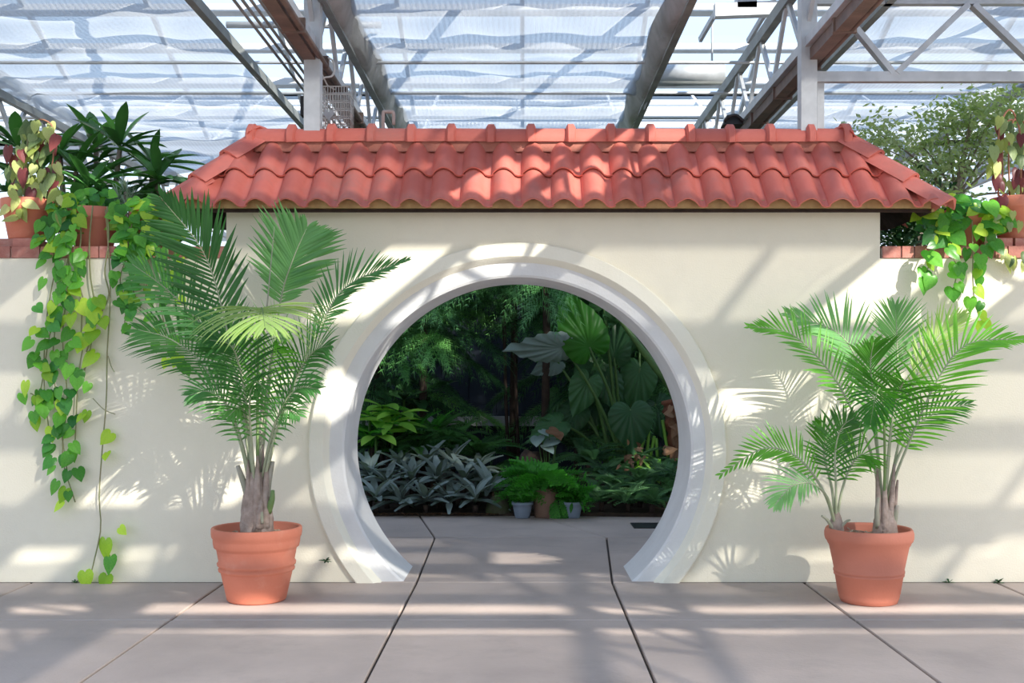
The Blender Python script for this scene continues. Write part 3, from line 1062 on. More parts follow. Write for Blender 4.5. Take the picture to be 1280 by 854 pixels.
def pine_mb(seed):
    """feathery drooping conifer branch of length 1 along +Y"""
    random.seed(seed)
    mb = MB()
    f = lambda t: V((0, t, 0.10 * t - 0.55 * t * t))
    mb.tube([f(i / 8) for i in range(9)], [0.014 * (1 - .85 * i / 8) for i in range(9)], 4, caps=False)
    for k in range(17):
        t = 0.10 + 0.90 * k / 16
        p = f(t)
        L = 0.46 * (1 - 0.5 * t) * ru(.75, 1.15)
        for s in (-1, 1):
            a = radians(ru(38, 66) * (1 - .45 * t))
            d = V((s * sin(a), cos(a), ru(-.15, .15))).normalized()
            prev = p
            N = 9
            dr = ru(.6, 1.2)
            for q in range(1, N + 1):
                u = q / N
                c = p + d * L * u + V((0, 0, 0.05 * L * u - dr * L * u * u))
                sd = (c - prev).normalized()
                side = sd.cross(V((0, 0, 1))).normalized()
                nl = 0.088 * (1 - .35 * u)
                for zz in (-1, 1):
                    for vert in (0.35, -0.75):
                        tip = c + side * zz * nl * ru(.4, .8) + sd * nl * ru(.8, 1.3) + V((0, 0, vert * nl * ru(.5, 1)))
                        mb.add([c - sd * 0.008, c + sd * 0.008, tip], [(0, 1, 2)], False)
                prev = c
    return mb


# ------------------------------------------------------------------ palms in terracotta pots
def palm_frond(parent, pts, face, mat, Lmax, n, wid=0.026, droop=0.25, r0=0.011, start=0.25, a0=62, a1=22, rib='midrib', vlift=0.25, tipshrink=0.45):
    """pts: world points of the midrib from crown to tip; leaflets leave it on both sides"""
    cv = catmull(pts, 40)
    fr = MB()
    face = V(face)
    for k in range(n):
        t = start + (1 - start) * (k + 0.5) / n
        g = t * 40
        i = min(int(g), 39)
        c = cv[i].lerp(cv[i + 1], g - i)
        T = (cv[min(i + 2, 40)] - cv[max(i - 1, 0)]).normalized()
        N = (face - T * face.dot(T)).normalized()
        S = T.cross(N).normalized()
        q = (t - start) / (1 - start)
        L = Lmax * max(0.16, (0.55 + 0.45 * sin(pi * min(1, q / 0.9))) * (1 if q < .5 else 1 - (1 - tipshrink) * ((q - .5) / .5) ** 1.4)) * ru(.88, 1.06)
        if q < .15:
            L *= 0.55 + 3 * q
        for s in (-1, 1):
            a = radians(a0 + (a1 - a0) * q + ru(-5, 5))
            d = (S * s * sin(a) + T * cos(a) + N * (vlift + ru(-.10, .10))).normalized()
            w = d.cross(N).normalized()
            seg = 5
            vs = []
            pos = c.copy()
            dd = d.copy()
            for j in range(seg + 1):
                u = j / seg
                ww = wid * (0.45 + 1.1 * u if u < .45 else 0.95 * (1 - ((u - .45) / .55) ** 1.7)) / 2
                ww = max(ww, 0.0006)
                up = dd.cross(w).normalized()
                vs += [pos - w * ww + up * ww * .5, pos, pos + w * ww + up * ww * .5]
                dd = (dd + V((0, 0, -1)) * droop * (0.25 + u) * 0.45).normalized()
                pos = pos + dd * (L / seg)
            fs = []
            for j in range(seg):
                b = j * 3
                fs += [(b, b + 1, b + 4, b + 3), (b + 1, b + 2, b + 5, b + 4)]
            fr.add(vs, fs, True)
    o = fr.build('frond', mat, parent)
    MB().tube(cv[::2], [r0 * (1 - .82 * i / 20) for i in range(21)], 6).build('midrib', rib, o)
    return o


def pot_mb(c, R, h, style, n=56):
    if style == 'banded':
        prof = [(0.0, 0.0), (0.60, 0.0), (0.64, 0.012), (0.655, 0.03), (0.79, 0.395), (0.79, 0.40), (0.835, 0.415), (0.845, 0.44), (0.815, 0.47), (0.86, 0.49), (0.87, 0.52), (0.835, 0.55), (0.88, 0.70), (0.88, 0.71), (0.935, 0.735), (0.945, 0.76),
                (0.955, 0.79), (0.96, 0.83), (0.96, 0.85), (0.99, 0.88), (1.0, 0.92), (1.0, 0.985), (0.985, 1.0), (0.93, 1.0), (0.915, 0.985), (0.885, 0.80), (0.0, 0.80)]
    elif style == 'rolled':
        prof = [(0.0, 0.0), (0.60, 0.0), (0.64, 0.01), (0.66, 0.05), (0.675, 0.06), (0.675, 0.08), (0.685, 0.09), (0.685, 0.12), (0.70, 0.13), (0.765, 0.36), (0.79, 0.37), (0.79, 0.39), (0.77, 0.40), (0.80, 0.41), (0.80, 0.435), (0.785, 0.445),
                (0.895, 0.76), (0.93, 0.79), (0.945, 0.815), (0.98, 0.84), (1.0, 0.88), (1.0, 0.94), (0.98, 0.98), (0.95, 1.0), (0.92, 0.99), (0.90, 0.96), (0.87, 0.80), (0.0, 0.80)]
    else:
        prof = [(0.0, 0.0), (0.68, 0.0), (0.70, 0.02), (0.90, 0.68), (0.92, 0.69), (0.93, 0.70), (0.98, 0.73), (1.0, 0.76), (1.0, 0.98), (0.99, 1.0), (0.93, 1.0), (0.91, 0.98), (0.88, 0.82), (0.0, 0.82)]
    mb = MB().lathe([(r * R, z * h) for r, z in prof], c, n)
    return mb


def soil_mb(c, R, z, n=24, amp=0.012):
    mb = MB()
    vs, fs = [V(c) + V((0, 0, z + amp))], []
    for r in range(1, 5):
        for k in range(n):
            a = 2 * pi * k / n
            vs.append(V(c) + V((R * r / 4 * cos(a), R * r / 4 * sin(a), z + (ru(-amp, amp) if r < 4 else 0))))
    for k in range(n):
        fs.append((0, 1 + k, 1 + (k + 1) % n))
    for r in range(3):
        for k in range(n):
            a, b = 1 + r * n + k, 1 + r * n + (k + 1) % n
            fs.append((a, a + n, b + n, b))
    return mb.add(vs, fs, True)


def chips(parent, c, R, z, count):
    mb = MB()
    for _ in range(count):
        a, r = ru(0, 2 * pi), R * math.sqrt(ru(0, 1))
        p = V(c) + V((r * cos(a), r * sin(a), z + ru(0.008, .02)))
        d = V((ru(-1, 1), ru(-1, 1), ru(-.2, .2))).normalized() * ru(.012, .035)
        mb.bar(p - d, p + d, ru(.006, .012), .006)
    o = mb.build('bark_chips', 'bark_chip', parent)
    o['kind'] = 'stuff'


def trunk_bulb(parent, base, top, r, name='trunk'):
    """fibrous swollen palm base with overlapping leaf sheaths"""
    base, top = V(base), V(top)
    n, rows = 20, 14
    vs, fs = [], []
    for i in range(rows + 1):
        t = i / rows
        c = base.lerp(top, t)
        rr = r * (1.0 + 0.10 * sin(pi * t) - 0.55 * t ** 1.5)
        for k in range(n):
            a = 2 * pi * k / n
            q = rr * (1 + 0.10 * mnoise.noise(V((cos(a) * 2.2, sin(a) * 2.2, t * 5 + r * 90))) + 0.05 * (((t * 5 + a * 0.8) % 1.0) - 0.5))
            vs.append(c + V((q * cos(a), q * sin(a), 0)))
    for i in range(rows):
        for k in range(n):
            k2 = (k + 1) % n
            fs.append((i * n + k, i * n + k2, (i + 1) * n + k2, (i + 1) * n + k))
    return MB().add(vs, fs, True).build(name, 'trunk', parent)


def stub(parent, pts, r, mat='stub', tap=.55):
    cv = catmull(pts, 8)
    MB().tube(cv, [r * (1 - tap * i / 8) for i in range(9)], 7).build('leaf_stub', mat, parent)


# left palm ----------------------------------------------------------
LY = -0.62
lp = P(321, 748, LY)
lp.z = 0
left = empty('potted_palm', lp, 'tall palm in a banded terracotta pot standing left of the moon gate', 'potted plant')
pR, pH = 0.288, 0.475
pot_mb(lp, pR, pH, 'banded').build('pot', 'terracotta', left)
soil_mb(lp, pR * 0.89, pH * 0.86).build('soil', 'soil', left)
chips(left, lp, pR * 0.82, pH * 0.86, 120)
tb = V((lp.x, LY, pH * .84))
trunk_bulb(left, tb, P(321, 590, LY), 0.104)
stub(left, [P(312, 625, LY), P(305, 605, LY - .02), P(297, 582, LY - .03)], 0.030)
stub(left, [P(332, 625, LY), P(336, 600, LY - .02), P(341, 577, LY - .03)], 0.028)
stub(left, [P(335, 640, LY - .04), P(340, 625, LY - .07), P(341, 613, LY - .08)], 0.026, 'midrib_green')
stub(left, [P(322, 650, LY - .07), P(326, 640, LY - .10), P(328, 655, LY - .115)], 0.022)
for (xa, ya, xb, yb, dy, rr) in ((312, 660, 310, 575, -.05, .042), (330, 660, 334, 570, -.05, .040), (321, 665, 322, 565, -.075, .040), (317, 640, 315, 560, .03, .04), (328, 640, 328, 556, .03, .04), (324, 660, 327, 610, -.095, .03)):
    stub(left, [P(xa, ya, LY + dy), P((xa + xb) / 2, (ya + yb) / 2, LY + dy), P(xb, yb, LY + dy * .4)], rr, 'trunk', .82)
CF = (0, -1, 0.35)
c0 = [P(320, 640, LY), P(318, 560, LY)]


def LF(pts, mat, L, n, face=CF, **k):
    palm_frond(left, [P(*q) for q in pts], face, mat, L, n, **k)


LF([(318, 620, LY), (303, 520, LY + .02), (281, 400, LY + .05), (254, 315, LY + .02), (201, 247, LY - .10)], 'frond_dark', 0.44, 34, (-.35, -1, .45), start=.42, a0=58, a1=25, droop=.10, wid=.029)
LF([(323, 620, LY), (335, 500, LY + .10), (350, 380, LY + .20), (366, 325, LY + .22), (383, 286, LY + .22)], 'frond_pale', 0.42, 34, (.1, -1, .3), start=.50, a0=62, a1=26, droop=.14, wid=.030)
LF([(326, 620, LY), (358, 500, LY + .05), (402, 405, LY + .08), (436, 356, LY + .06), (508, 325, LY - .02)], 'frond_dark', 0.27, 38, (-.35, -1, .55), start=.46, a0=60, a1=14, droop=.16, wid=.018, tipshrink=.35)
LF([(322, 620, LY - .02), (322, 500, LY - .06), (323, 415, LY - .16), (326, 386, LY - .34), (329, 392, LY - .62), (331, 408, LY - .80)], 'frond_lime', 0.58, 26, (0, -.25, 1), start=.50, a0=78, a1=25, droop=.50, wid=.026, rib='midrib_green', vlift=.12)
LF([(316, 620, LY), (300, 500, LY + .02), (262, 420, LY + .08), (212, 365, LY + .05), (165, 330, LY)], 'frond_dark', 0.34, 32, (.2, -1, .6), start=.42, droop=.28, wid=.0175)
LF([(315, 620, LY), (296, 540, LY - .04), (258, 462, LY - .02), (215, 425, LY), (172, 412, LY + .02)], 'frond', 0.36, 30, (.2, -1, .7), start=.40, droop=.34, wid=.0175)
LF([(326, 620, LY), (345, 540, LY - .10), (372, 470, LY - .15), (392, 440, LY - .20), (412, 432, LY - .28)], 'frond_dark', 0.34, 30, (-.2, -1, .7), start=.34, droop=.36, wid=.0175)
LF([(320, 620, LY - .02), (310, 520, LY - .14), (300, 462, LY - .22), (288, 432, LY - .32), (262, 425, LY - .44)], 'frond_dark', 0.38, 32, (.1, -1, .6), start=.30, droop=.34, wid=.0175)
LF([(322, 620, LY), (330, 520, LY + .02), (338, 455, LY - .05), (346, 425, LY - .16), (358, 425, LY - .30)], 'frond_bright', 0.36, 30, (0, -1, .6), start=.28, droop=.34, wid=.0175)
LF([(320, 620, LY), (312, 540, LY + .10), (296, 470, LY + .22), (270, 420, LY + .32), (232, 396, LY + .38)], 'frond', 0.36, 28, (.1, -1, .5), start=.36, droop=.25, wid=.0175)
LF([(318, 610, LY), (312, 560, LY - .06), (306, 520, LY - .12), (300, 508, LY - .2), (286, 520, LY - .28)], 'frond', 0.24, 16, (0, -1, .8), start=.45, droop=.5, wid=.017)
LF([(326, 610, LY), (335, 560, LY - .05), (346, 524, LY - .10), (358, 512, LY - .18), (374, 520, LY - .26)], 'frond_dark', 0.24, 16, (0, -1, .8), start=.45, droop=.5, wid=.017)
LF([(320, 615, LY), (315, 560, LY - .10), (312, 505, LY - .24), (318, 478, LY - .36), (332, 486, LY - .50)], 'frond', 0.34, 26, (0, -1, .7), start=.30, droop=.40, wid=.017)
LF([(324, 615, LY), (336, 560, LY - .06), (352, 510, LY - .12), (372, 486, LY - .18), (396, 486, LY - .24)], 'frond_dark', 0.30, 26, (-.2, -1, .7), start=.26, droop=.40, wid=.017)
LF([(316, 615, LY), (304, 560, LY - .04), (286, 510, LY - .10), (262, 490, LY - .14), (238, 494, LY - .18)], 'frond_dark', 0.28, 26, (.2, -1, .7), start=.28, droop=.40, wid=.017)
sp = catmull([P(324, 600, LY), P(331, 420, LY), P(335, 370, LY), P(343, 283, LY)], 16)
MB().tube(sp, [0.012 - 0.0105 * i / 16 for i in range(17)], 7).build('spear_leaf', 'stub', left, 'unopened grey-green spear leaf')

# right palm ---------------------------------------------------------
RYY = -0.67
rp = P(1086, 754, RYY)
rp.z = 0
right = empty('potted_palm', rp, 'bushy double-trunked palm in a rolled-rim terracotta pot right of the moon gate', 'potted plant')
pR2, pH2 = 0.277, 0.475
pot_mb(rp, pR2, pH2, 'rolled').build('pot', 'terracotta_b', right)
soil_mb(rp, pR2 * 0.88, pH2 * 0.86).build('soil', 'soil', right)
chips(right, rp, pR2 * 0.80, pH2 * 0.86, 120)
rb = P(1106, 680, RYY)
rb.z = pH2 * .84
trunk_bulb(right, rb, P(1107, 628, RYY), 0.078)
sb = P(1046, 676, RYY + .02)
sb.z = pH2 * .84
trunk_bulb(right, sb, P(1045, 640, RYY + .02), 0.048)
stub(right, [P(1098, 660, RYY - .03), P(1096, 640, RYY - .05), P(1098, 622, RYY - .06)], .022)
stub(right, [P(1116, 660, RYY - .02), P(1120, 640, RYY - .04), P(1122, 632, RYY - .05)], .024)
stub(right, [P(1042, 662, RYY), P(1034, 650, RYY - .01), P(1027, 645, RYY - .02)], .014)
stub(right, [P(1050, 660, RYY), P(1058, 652, RYY - .01), P(1063, 650, RYY - .02)], .012)


def RF(pts, mat, L, n, face=CF, **k):
    palm_frond(right, [P(*q) for q in pts], face, mat, L, n, **k)


for (xa, ya, xb, yb, dy, rr) in ((1100, 660, 1096, 585, -.03, .030), (1112, 660, 1118, 580, -.03, .030), (1106, 665, 1106, 590, -.05, .030), (1114, 665, 1122, 600, .01, .028)):
    stub(right, [P(xa, ya, RYY + dy), P((xa + xb) / 2, (ya + yb) / 2, RYY + dy), P(xb, yb, RYY + dy * .5)], rr, 'trunk', .75)
B1 = (1105, 655, RYY)
RF([B1, (1090, 570, RYY - .02), (1066, 515, RYY - .05), (1038, 466, RYY - .06), (990, 418, RYY - .04), (936, 408, RYY)], 'frond_bright', 0.27, 32, (.4, -1, .6), start=.42, droop=.12, wid=0.0192, a0=70, a1=20, tipshrink=.3)
RF([B1, (1096, 560, RYY + .10), (1080, 480, RYY + .22), (1052, 420, RYY + .28), (985, 392, RYY + .30)], 'frond_pale', 0.34, 32, (.2, -1, .5), start=.46, droop=.18, wid=0.0207)
RF([B1, (1112, 560, RYY + .15), (1121, 470, RYY + .30), (1121, 420, RYY + .34), (1119, 383, RYY + .36)], 'frond_pale', 0.30, 26, (0, -1, .2), start=.52, droop=.12, wid=0.0163, a0=60, a1=14)
RF([B1, (1120, 570, RYY + .08), (1142, 480, RYY + .18), (1170, 425, RYY + .22), (1205, 394, RYY + .24)], 'frond_lime', 0.26, 26, (-.4, -1, .4), start=.48, droop=.05, wid=0.0163, a0=42, a1=10)
RF([B1, (1118, 600, RYY - .02), (1140, 545, RYY - .06), (1172, 475, RYY - .10), (1210, 430, RYY - .12), (1281, 424, RYY - .14)], 'frond_bright', 0.36, 40, (-.35, -1, .55), start=.34, droop=.16, wid=0.0178, a0=72, a1=18, tipshrink=.35)
RF([B1, (1106, 570, RYY - .10), (1104, 510, RYY - .22), (1100, 486, RYY - .36), (1094, 498, RYY - .52), (1088, 530, RYY - .60)], 'frond_bright', 0.36, 30, (.1, -.6, 1), start=.34, droop=.34, wid=0.0178, rib='midrib_green')
RF([B1, (1110, 570, RYY - .06), (1118, 510, RYY - .12), (1128, 480, RYY - .22), (1134, 478, RYY - .34)], 'frond_bright', 0.36, 30, (0, -1, .6), start=.30, droop=.32, wid=0.0178)
RF([B1, (1098, 570, RYY + .05), (1092, 500, RYY + .10), (1088, 455, RYY + .08), (1092, 428, RYY + .02)], 'frond_bright', 0.34, 28, (.2, -1, .4), start=.34, droop=.2, wid=0.0178)
RF([B1, (1116, 590, RYY + .05), (1140, 540, RYY + .10), (1172, 515, RYY + .12), (1212, 505, RYY + .14)], 'frond', 0.24, 20, (-.3, -1, .7), start=.38, droop=.3, wid=0.0148)
B2 = (1045, 660, RYY + .02)
RF([B2, (1032, 620, RYY - .02), (1010, 585, RYY - .05), (985, 565, RYY - .06), (950, 562, RYY - .07), (900, 594, RYY - .08)], 'frond_bright', 0.22, 28, (.3, -1, .7), start=.30, droop=.10, wid=0.0178, a0=66, a1=22, tipshrink=.4)
RF([B2, (1045, 610, RYY - .02), (1044, 565, RYY - .03), (1052, 535, RYY - .06), (1068, 522, RYY - .12)], 'frond', 0.24, 26, (0, -1, .5), start=.28, droop=.25, wid=0.0163)
RF([B2, (1034, 622, RYY - .08), (1015, 605, RYY - .16), (990, 608, RYY - .22), (968, 632, RYY - .26)], 'frond_pale', 0.24, 18, (0, -.7, 1), start=.40, droop=.38, wid=0.0192)
RF([B2, (1052, 615, RYY), (1064, 582, RYY - .02), (1078, 568, RYY - .06), (1092, 580, RYY - .12)], 'frond_bright', 0.22, 20, (0, -1, .6), start=.34, droop=.35, wid=0.0163)
RF([B2, (1040, 612, RYY + .05), (1030, 570, RYY + .08), (1032, 545, RYY + .06), (1020, 528, RYY + .02)], 'frond_bright', 0.22, 22, (0, -1, .4), start=.34, droop=.2, wid=0.0163)

# ------------------------------------------------------------------ pots and trailing plants on the low walls
H_ME = {k: heart_mb(16, 2, 0.12).mesh('leaf', k) for k in ('pothos', 'pothos_lime', 'pothos_dark')}
C_ME = {k: heart_mb(14, 2, 0.18, wid=.78).mesh('leaf', k) for k in ('cissus', 'cissus_red', 'cissus_dark')}


def put_leaf(parent, me, p, size, out=(0, -1, 0.25), hang=0.7, spread=0.6, name='leaf'):
    p = V(p)
    if p.z < WLOW + .07 and p.y > -.06:
        p.y = -.05 - ru(0, .03)
    elif p.z < WLOW + .16 and p.y > -.03:
        p.z = WLOW + .16
    d = V((ru(-spread, spread), ru(-.45, -.05), -hang + ru(-.4, .5)))
    nrm = V(out) + V((ru(-.5, .5), 0, ru(-.2, .6)))
    return inst(name, me, parent, frame(V(p), d, nrm, size * ru(.75, 1.2), ru(.85, 1.05)))


def vine(parent, pts, nleaf, size, mats, bare=(0, 0), r=0.0045, jit=0.05, tail=True):
    cv = catmull(pts, 24)
    MB().tube(cv, r, 5).build('stem', 'vine_stem', parent)
    for i in range(nleaf):
        t = (i + ru(.1, .9)) / nleaf
        if bare[0] < t < bare[1]:
            continue
        g = min(int(t * 24), 23)
        p = cv[g].lerp(cv[g + 1], t * 24 - g)
        q = p + V((ru(-jit, jit), ru(-.06, -.005), ru(-.03, .02)))
        q.y = min(q.y, -0.025) if p.y < 0 else q.y
        put_leaf(parent, H_ME[random.choice(mats)], q, size)


def clump(parent, c, rx, rz, ry, n, size, mats, meshes):
    for _ in range(n):
        a, b = ru(0, 2 * pi), math.sqrt(ru(0, 1))
        p = V(c) + V((rx * b * cos(a), ru(-ry, ry), rz * b * sin(a)))
        put_leaf(parent, meshes[random.choice(mats)], p, size, hang=.45, spread=.9)


ZT = WLOW + 0.086
G, LM, DK = 'pothos', 'pothos_lime', 'pothos_dark'

# left: the pot with the pale-leaved plant
pp = P(34, 305, 0.16)
pp.z = ZT
p1 = empty('potted_vine', pp + V((0, 0, 0.062)), 'terracotta pot with pale pink-veined leaves on a hoop, leftmost on the left wall', 'potted plant')
MB().box((pp.x - .19, pp.y - .10, ZT), (pp.x + .10, pp.y + .12, ZT + .06)).build('brick_foot', 'brick', p1)
q = pp + V((0, 0, 0.062))
pot_mb(q, 0.178, 0.285, 'plain', 40).build('pot', 'terracotta', p1)
soil_mb(q, 0.155, .245, 16).build('soil', 'soil', p1)
MB().tube(catmull([q + V((-.02, 0, .22)), P(32, 200, .16), P(40, 158, .16), P(55, 150, .16), P(68, 170, .16), P(60, 250, .18)], 24), 0.006, 6).build('hoop', 'copper', p1, 'thin copper hoop')
MB().tube([q + V((-.01, -.03, .22)), P(32, 210, .13), P(36, 165, .15)], 0.008, 6).build('stem', 'vine_stem', p1)
for _ in range(85):
    px, py = random.gauss(42, 19), ru(150, 245)
    wdt = 14 + 20 * sin(pi * (py - 140) / 120)
    px = 42 + max(-wdt, min(wdt, px - 42))
    put_leaf(p1, C_ME[random.choices(['cissus', 'cissus_red', 'cissus_dark'], (5, 2, 4))[0]], P(px, py, 0.16 + ru(-.14, .14)), 0.105, hang=.85, spread=.45)
for _ in range(10):
    put_leaf(p1, C_ME['cissus'], P(ru(2, 78), ru(236, 275), 0.02 + ru(-.1, .02)), 0.10, hang=.5, spread=.8)

# left: middle pot with the long trailing vine
pp = P(118, 305, 0.17)
pp.z = ZT
p2 = empty('potted_pothos', pp, 'terracotta pot trailing a pothos vine to the paving, middle of the left wall pots', 'potted plant')
pot_mb(pp, 0.182, 0.285, 'plain', 40).build('pot', 'terracotta_b', p2)
soil_mb(pp, 0.158, .245, 16).build('soil', 'soil', p2)
top2 = pp + V((0, 0, .27))
clump(p2, P(88, 262, .02), .10, .13, .08, 32, .090, [G, G, DK, LM], H_ME)
clump(p2, P(105, 246, .15), .22, .05, .10, 22, .085, [G, G, DK], H_ME)
YV = -0.045
for pts, nl in (([(78, 258, 0.05), (74, 285, -.03), (70, 330, YV), (58, 400, YV), (55, 480, YV), (62, 545, YV)], 24),
                ([(84, 256, 0.05), (84, 290, -.04), (86, 350, YV), (78, 420, YV), (84, 500, YV), (78, 570, YV), (94, 628, YV)], 26),
                ([(76, 258, 0.05), (66, 300, -.04), (72, 370, YV), (66, 450, YV), (74, 520, YV), (84, 590, YV)], 24),
                ([(92, 256, 0.05), (92, 300, -.04), (98, 350, YV), (108, 400, YV), (98, 470, YV), (94, 550, YV)], 15),
                ([(90, 262, 0.03), (84, 330, -.05), (62, 420, YV), (50, 490, YV), (38, 492, YV)], 16)):
    vine(p2, [P(*w) for w in pts], int(nl * 1.5), .090, [G, G, G, G, G, DK, DK, DK, LM] if nl > 20 else [G, G, G, LM], jit=.095)
for pts in ([(100, 258, .0), (101, 300, -.03), (94, 345, YV), (102, 380, YV), (101, 430, YV)],
            [(116, 257, .0), (112, 300, -.03), (113, 345, YV), (119, 390, YV), (112, 440, YV), (103, 470, YV)],
            [(134, 258, .0), (136, 300, -.03), (131, 340, YV), (136, 370, YV), (122, 400, YV), (108, 440, YV)]):
    vine(p2, [P(*w) for w in pts], 0, .1, [G], r=.0055)
for (px, py) in ((100, 378), (117, 386), (128, 398), (122, 372), (92, 376), (104, 420), (116, 414), (118, 442)):
    put_leaf(p2, H_ME[LM], P(px, py, YV - .02), .11)
vine(p2, [P(*w) for w in ((132, 262, .0), (135, 300, -.03), (138, 370, YV), (134, 440, YV), (133, 500, YV), (128, 560, YV), (124, 620, YV), (126, 660, YV), (118, 700, YV), (112, 724, YV))], 0, .1, [G], r=.005)
vine(p2, [P(*w) for w in ((135, 445, YV), (139, 458, YV), (143, 465, YV - .01))], 0, .1, [G], r=.003)
vine(p2, [P(*w) for w in ((116, 498, YV), (130, 512, YV), (144, 518, YV - .01))], 0, .1, [G], r=.003)
for (px, py, s, m) in ((138, 542, .085, LM), (133, 566, .085, LM), (150, 660, .08, LM), (132, 676, .14, LM), (139, 696, .125, G), (106, 716, .12, LM), (133, 720, .10, LM)):
    put_leaf(p2, H_ME[m], P(px, py, YV - .015), s, hang=.6, spread=.6)

# left: third pot hidden by its own vine
pp = P(192, 305, 0.18)
pp.z = ZT
p3 = empty('potted_pothos', pp, 'terracotta pot almost hidden by its bushy pothos, beside the left end of the tiled roof', 'potted plant')
pot_mb(pp, 0.165, 0.26, 'plain', 40).build('pot', 'terracotta', p3)
soil_mb(pp, 0.142, .225, 16).build('soil', 'soil', p3)
clump(p3, P(172, 272, 0.02), .17, .17, .08, 62, .082, [G, G, G, LM], H_ME)
clump(p3, P(205, 285, 0.0), .16, .15, .08, 36, .082, [G, G, LM], H_ME)
clump(p3, P(160, 310, -.08), .12, .12, .03, 26, .085, [G, G, DK], H_ME)
for pts, nl in (([(165, 280, -.03), (158, 320, YV), (150, 350, YV), (157, 380, YV), (155, 412, YV)], 16),
                ([(172, 280, -.03), (170, 330, YV), (166, 360, YV), (176, 385, YV)], 12),
                ([(190, 280, -.03), (186, 330, YV), (182, 370, YV)], 10),
                ([(205, 280, -.03), (208, 330, YV), (200, 370, YV), (206, 410, YV), (212, 440, YV), (236, 460, YV)], 15),
                ([(215, 285, -.03), (222, 320, YV), (220, 350, YV), (226, 372, YV)], 9)):
    vine(p3, [P(*w) for w in pts], int(nl * 1.3), .080, [G, G, DK, LM], jit=.07)

# right: pothos pot and hoop pot
pp = P(1206, 305, 0.18)
pp.z = ZT
p4 = empty('potted_pothos', pp, 'terracotta pot with a sunlit pothos spilling over the right wall bricks', 'potted plant')
pot_mb(pp, 0.170, 0.27, 'plain', 40).build('pot', 'terracotta', p4)
soil_mb(pp, 0.146, .235, 16).build('soil', 'soil', p4)
clump(p4, P(1190, 262, 0.02), .19, .08, .12, 32, .10, [G, G, DK, LM], H_ME)
clump(p4, P(1172, 285, -.02), .12, .12, .06, 22, .10, [G, G, G, DK, LM], H_ME)
clump(p4, P(1240, 275, -.03), .10, .14, .06, 18, .105, [G, G, LM], H_ME)
for pts, nl in (([(1175, 275, -.03), (1168, 310, YV - .04), (1160, 335, YV - .06), (1152, 352, YV - .07)], 11),
                ([(1195, 275, -.03), (1188, 310, YV - .04), (1196, 335, YV - .06), (1192, 362, YV - .07)], 10),
                ([(1215, 275, -.03), (1216, 320, YV - .04), (1216, 350, YV - .06), (1220, 385, YV - .08), (1238, 412, YV - .10)], 11),
                ([(1228, 275, -.03), (1232, 300, YV - .04), (1228, 330, YV - .05)], 6)):
    vine(p4, [P(*w) for w in pts], int(nl * 1.1), .095, [G, G, G, G, LM], jit=.05)

pp = P(1272, 300, 0.17)
pp.z = ZT
p5 = empty('potted_vine', pp + V((0, 0, .06)), 'terracotta pot with wine-red and green leaves on copper hoops, rightmost on the right wall', 'potted plant')
q = pp + V((0, 0, .062))
pot_mb(q, 0.19, 0.30, 'plain', 40).build('pot', 'terracotta', p5)
soil_mb(q, 0.165, .26, 16).build('soil', 'soil', p5)
for (xa, xb, yt, yy) in ((1248, 1276, 137, .14), (1262, 1292, 143, .22), (1254, 1284, 150, .28)):
    MB().tube(catmull([P(xa, 245, yy), P(xa - 1, 190, yy), P(xa + 3, 155, yy), P((xa + xb) / 2, yt, yy), P(xb - 3, 155, yy), P(xb, 190, yy), P(xb, 245, yy)], 30), 0.007, 6).build('hoop', 'copper', p5)
for _ in range(60):
    px, py = ru(1238, 1292), ru(140, 250)
    if px < 1246 and py < 175: continue
    put_leaf(p5, C_ME[random.choices(['cissus', 'cissus_red', 'cissus_dark'], (3, 4, 4))[0]], P(px, py, 0.17 + ru(-.14, .14)), 0.10, hang=.95, spread=.35)
for _ in range(14):
    put_leaf(p5, C_ME[random.choice(['cissus', 'cissus_dark'])], P(ru(1235, 1285), ru(262, 345), -.05 + ru(-.04, .02)), 0.085, hang=.8, spread=.5)

# left: shrubs behind the pots
LANCE = {k: blade_mb(.30, 7, .22, .35, .55).mesh('leaf', k) for k in ('plumeria', 'ginger', 'shrub_dark')}


def rosette(parent, c, n, L, me, lift=(0.0, 0.9), name='leaf', wid=1.0, rnd=0.3):
    for k in range(n):
        a = 2 * pi * k / n + ru(-rnd, rnd)
        el = ru(*lift)
        d = V((cos(a) * cos(el), sin(a) * cos(el), sin(el)))
        inst(name, me, parent, frame(V(c), d, V((0, -.25, 1)), L * ru(.8, 1.15), wid))


sh1 = empty('frangipani_shrub', tuple(P(120, 330, 1.25)), 'dark-leaved frangipani shrub with whorled long leaves behind the left wall pots', 'shrub')
sh1.location.z = 0.0
tops = [(150, 185, 1.2), (192, 208, 1.35), (120, 185, 1.6), (95, 215, 1.3), (50, 215, 1.5), (140, 262, 1.0), (100, 265, .95), (112, 235, 1.05), (198, 225, 1.15), (75, 195, 1.35), (165, 248, 1.1), (22, 185, 1.3), (215, 262, 1.2)]
root = V((P(120, 330, 1.25).x, 1.25, 0.0))
for t in tops:
    c = P(*t)
    MB().tube(catmull([root, root.lerp(c, .5) + V((ru(-.1, .1), 0, -.1)), c], 12), [0.045 - .025 * i / 12 for i in range(13)], 8).build('branch', 'branch', sh1)
    rosette(sh1, c, 14, .43, LANCE['plumeria'], (-.2, 1.15), wid=.75)
for t in ((-20, 200, 1.1), (8, 240, 1.0)):
    rosette(sh1, P(*t), 10, .42, LANCE['plumeria'], (-.2, .9))
NEED = {'silver': blade_mb(.09, 3, .1, .2, .4).mesh('leaf', 'silver')}
sv_ = empty('silver_succulent', tuple(P(157, 262, .55)), 'small silvery feathery plant behind the middle left pot', 'plant')
sv_.location.z = ZT
for t in ((157, 240, .55), (148, 250, .55), (166, 252, .55), (158, 258, .5)):
    rosette(sv_, P(*t), 26, .14, NEED['silver'], (-.3, 1.3))
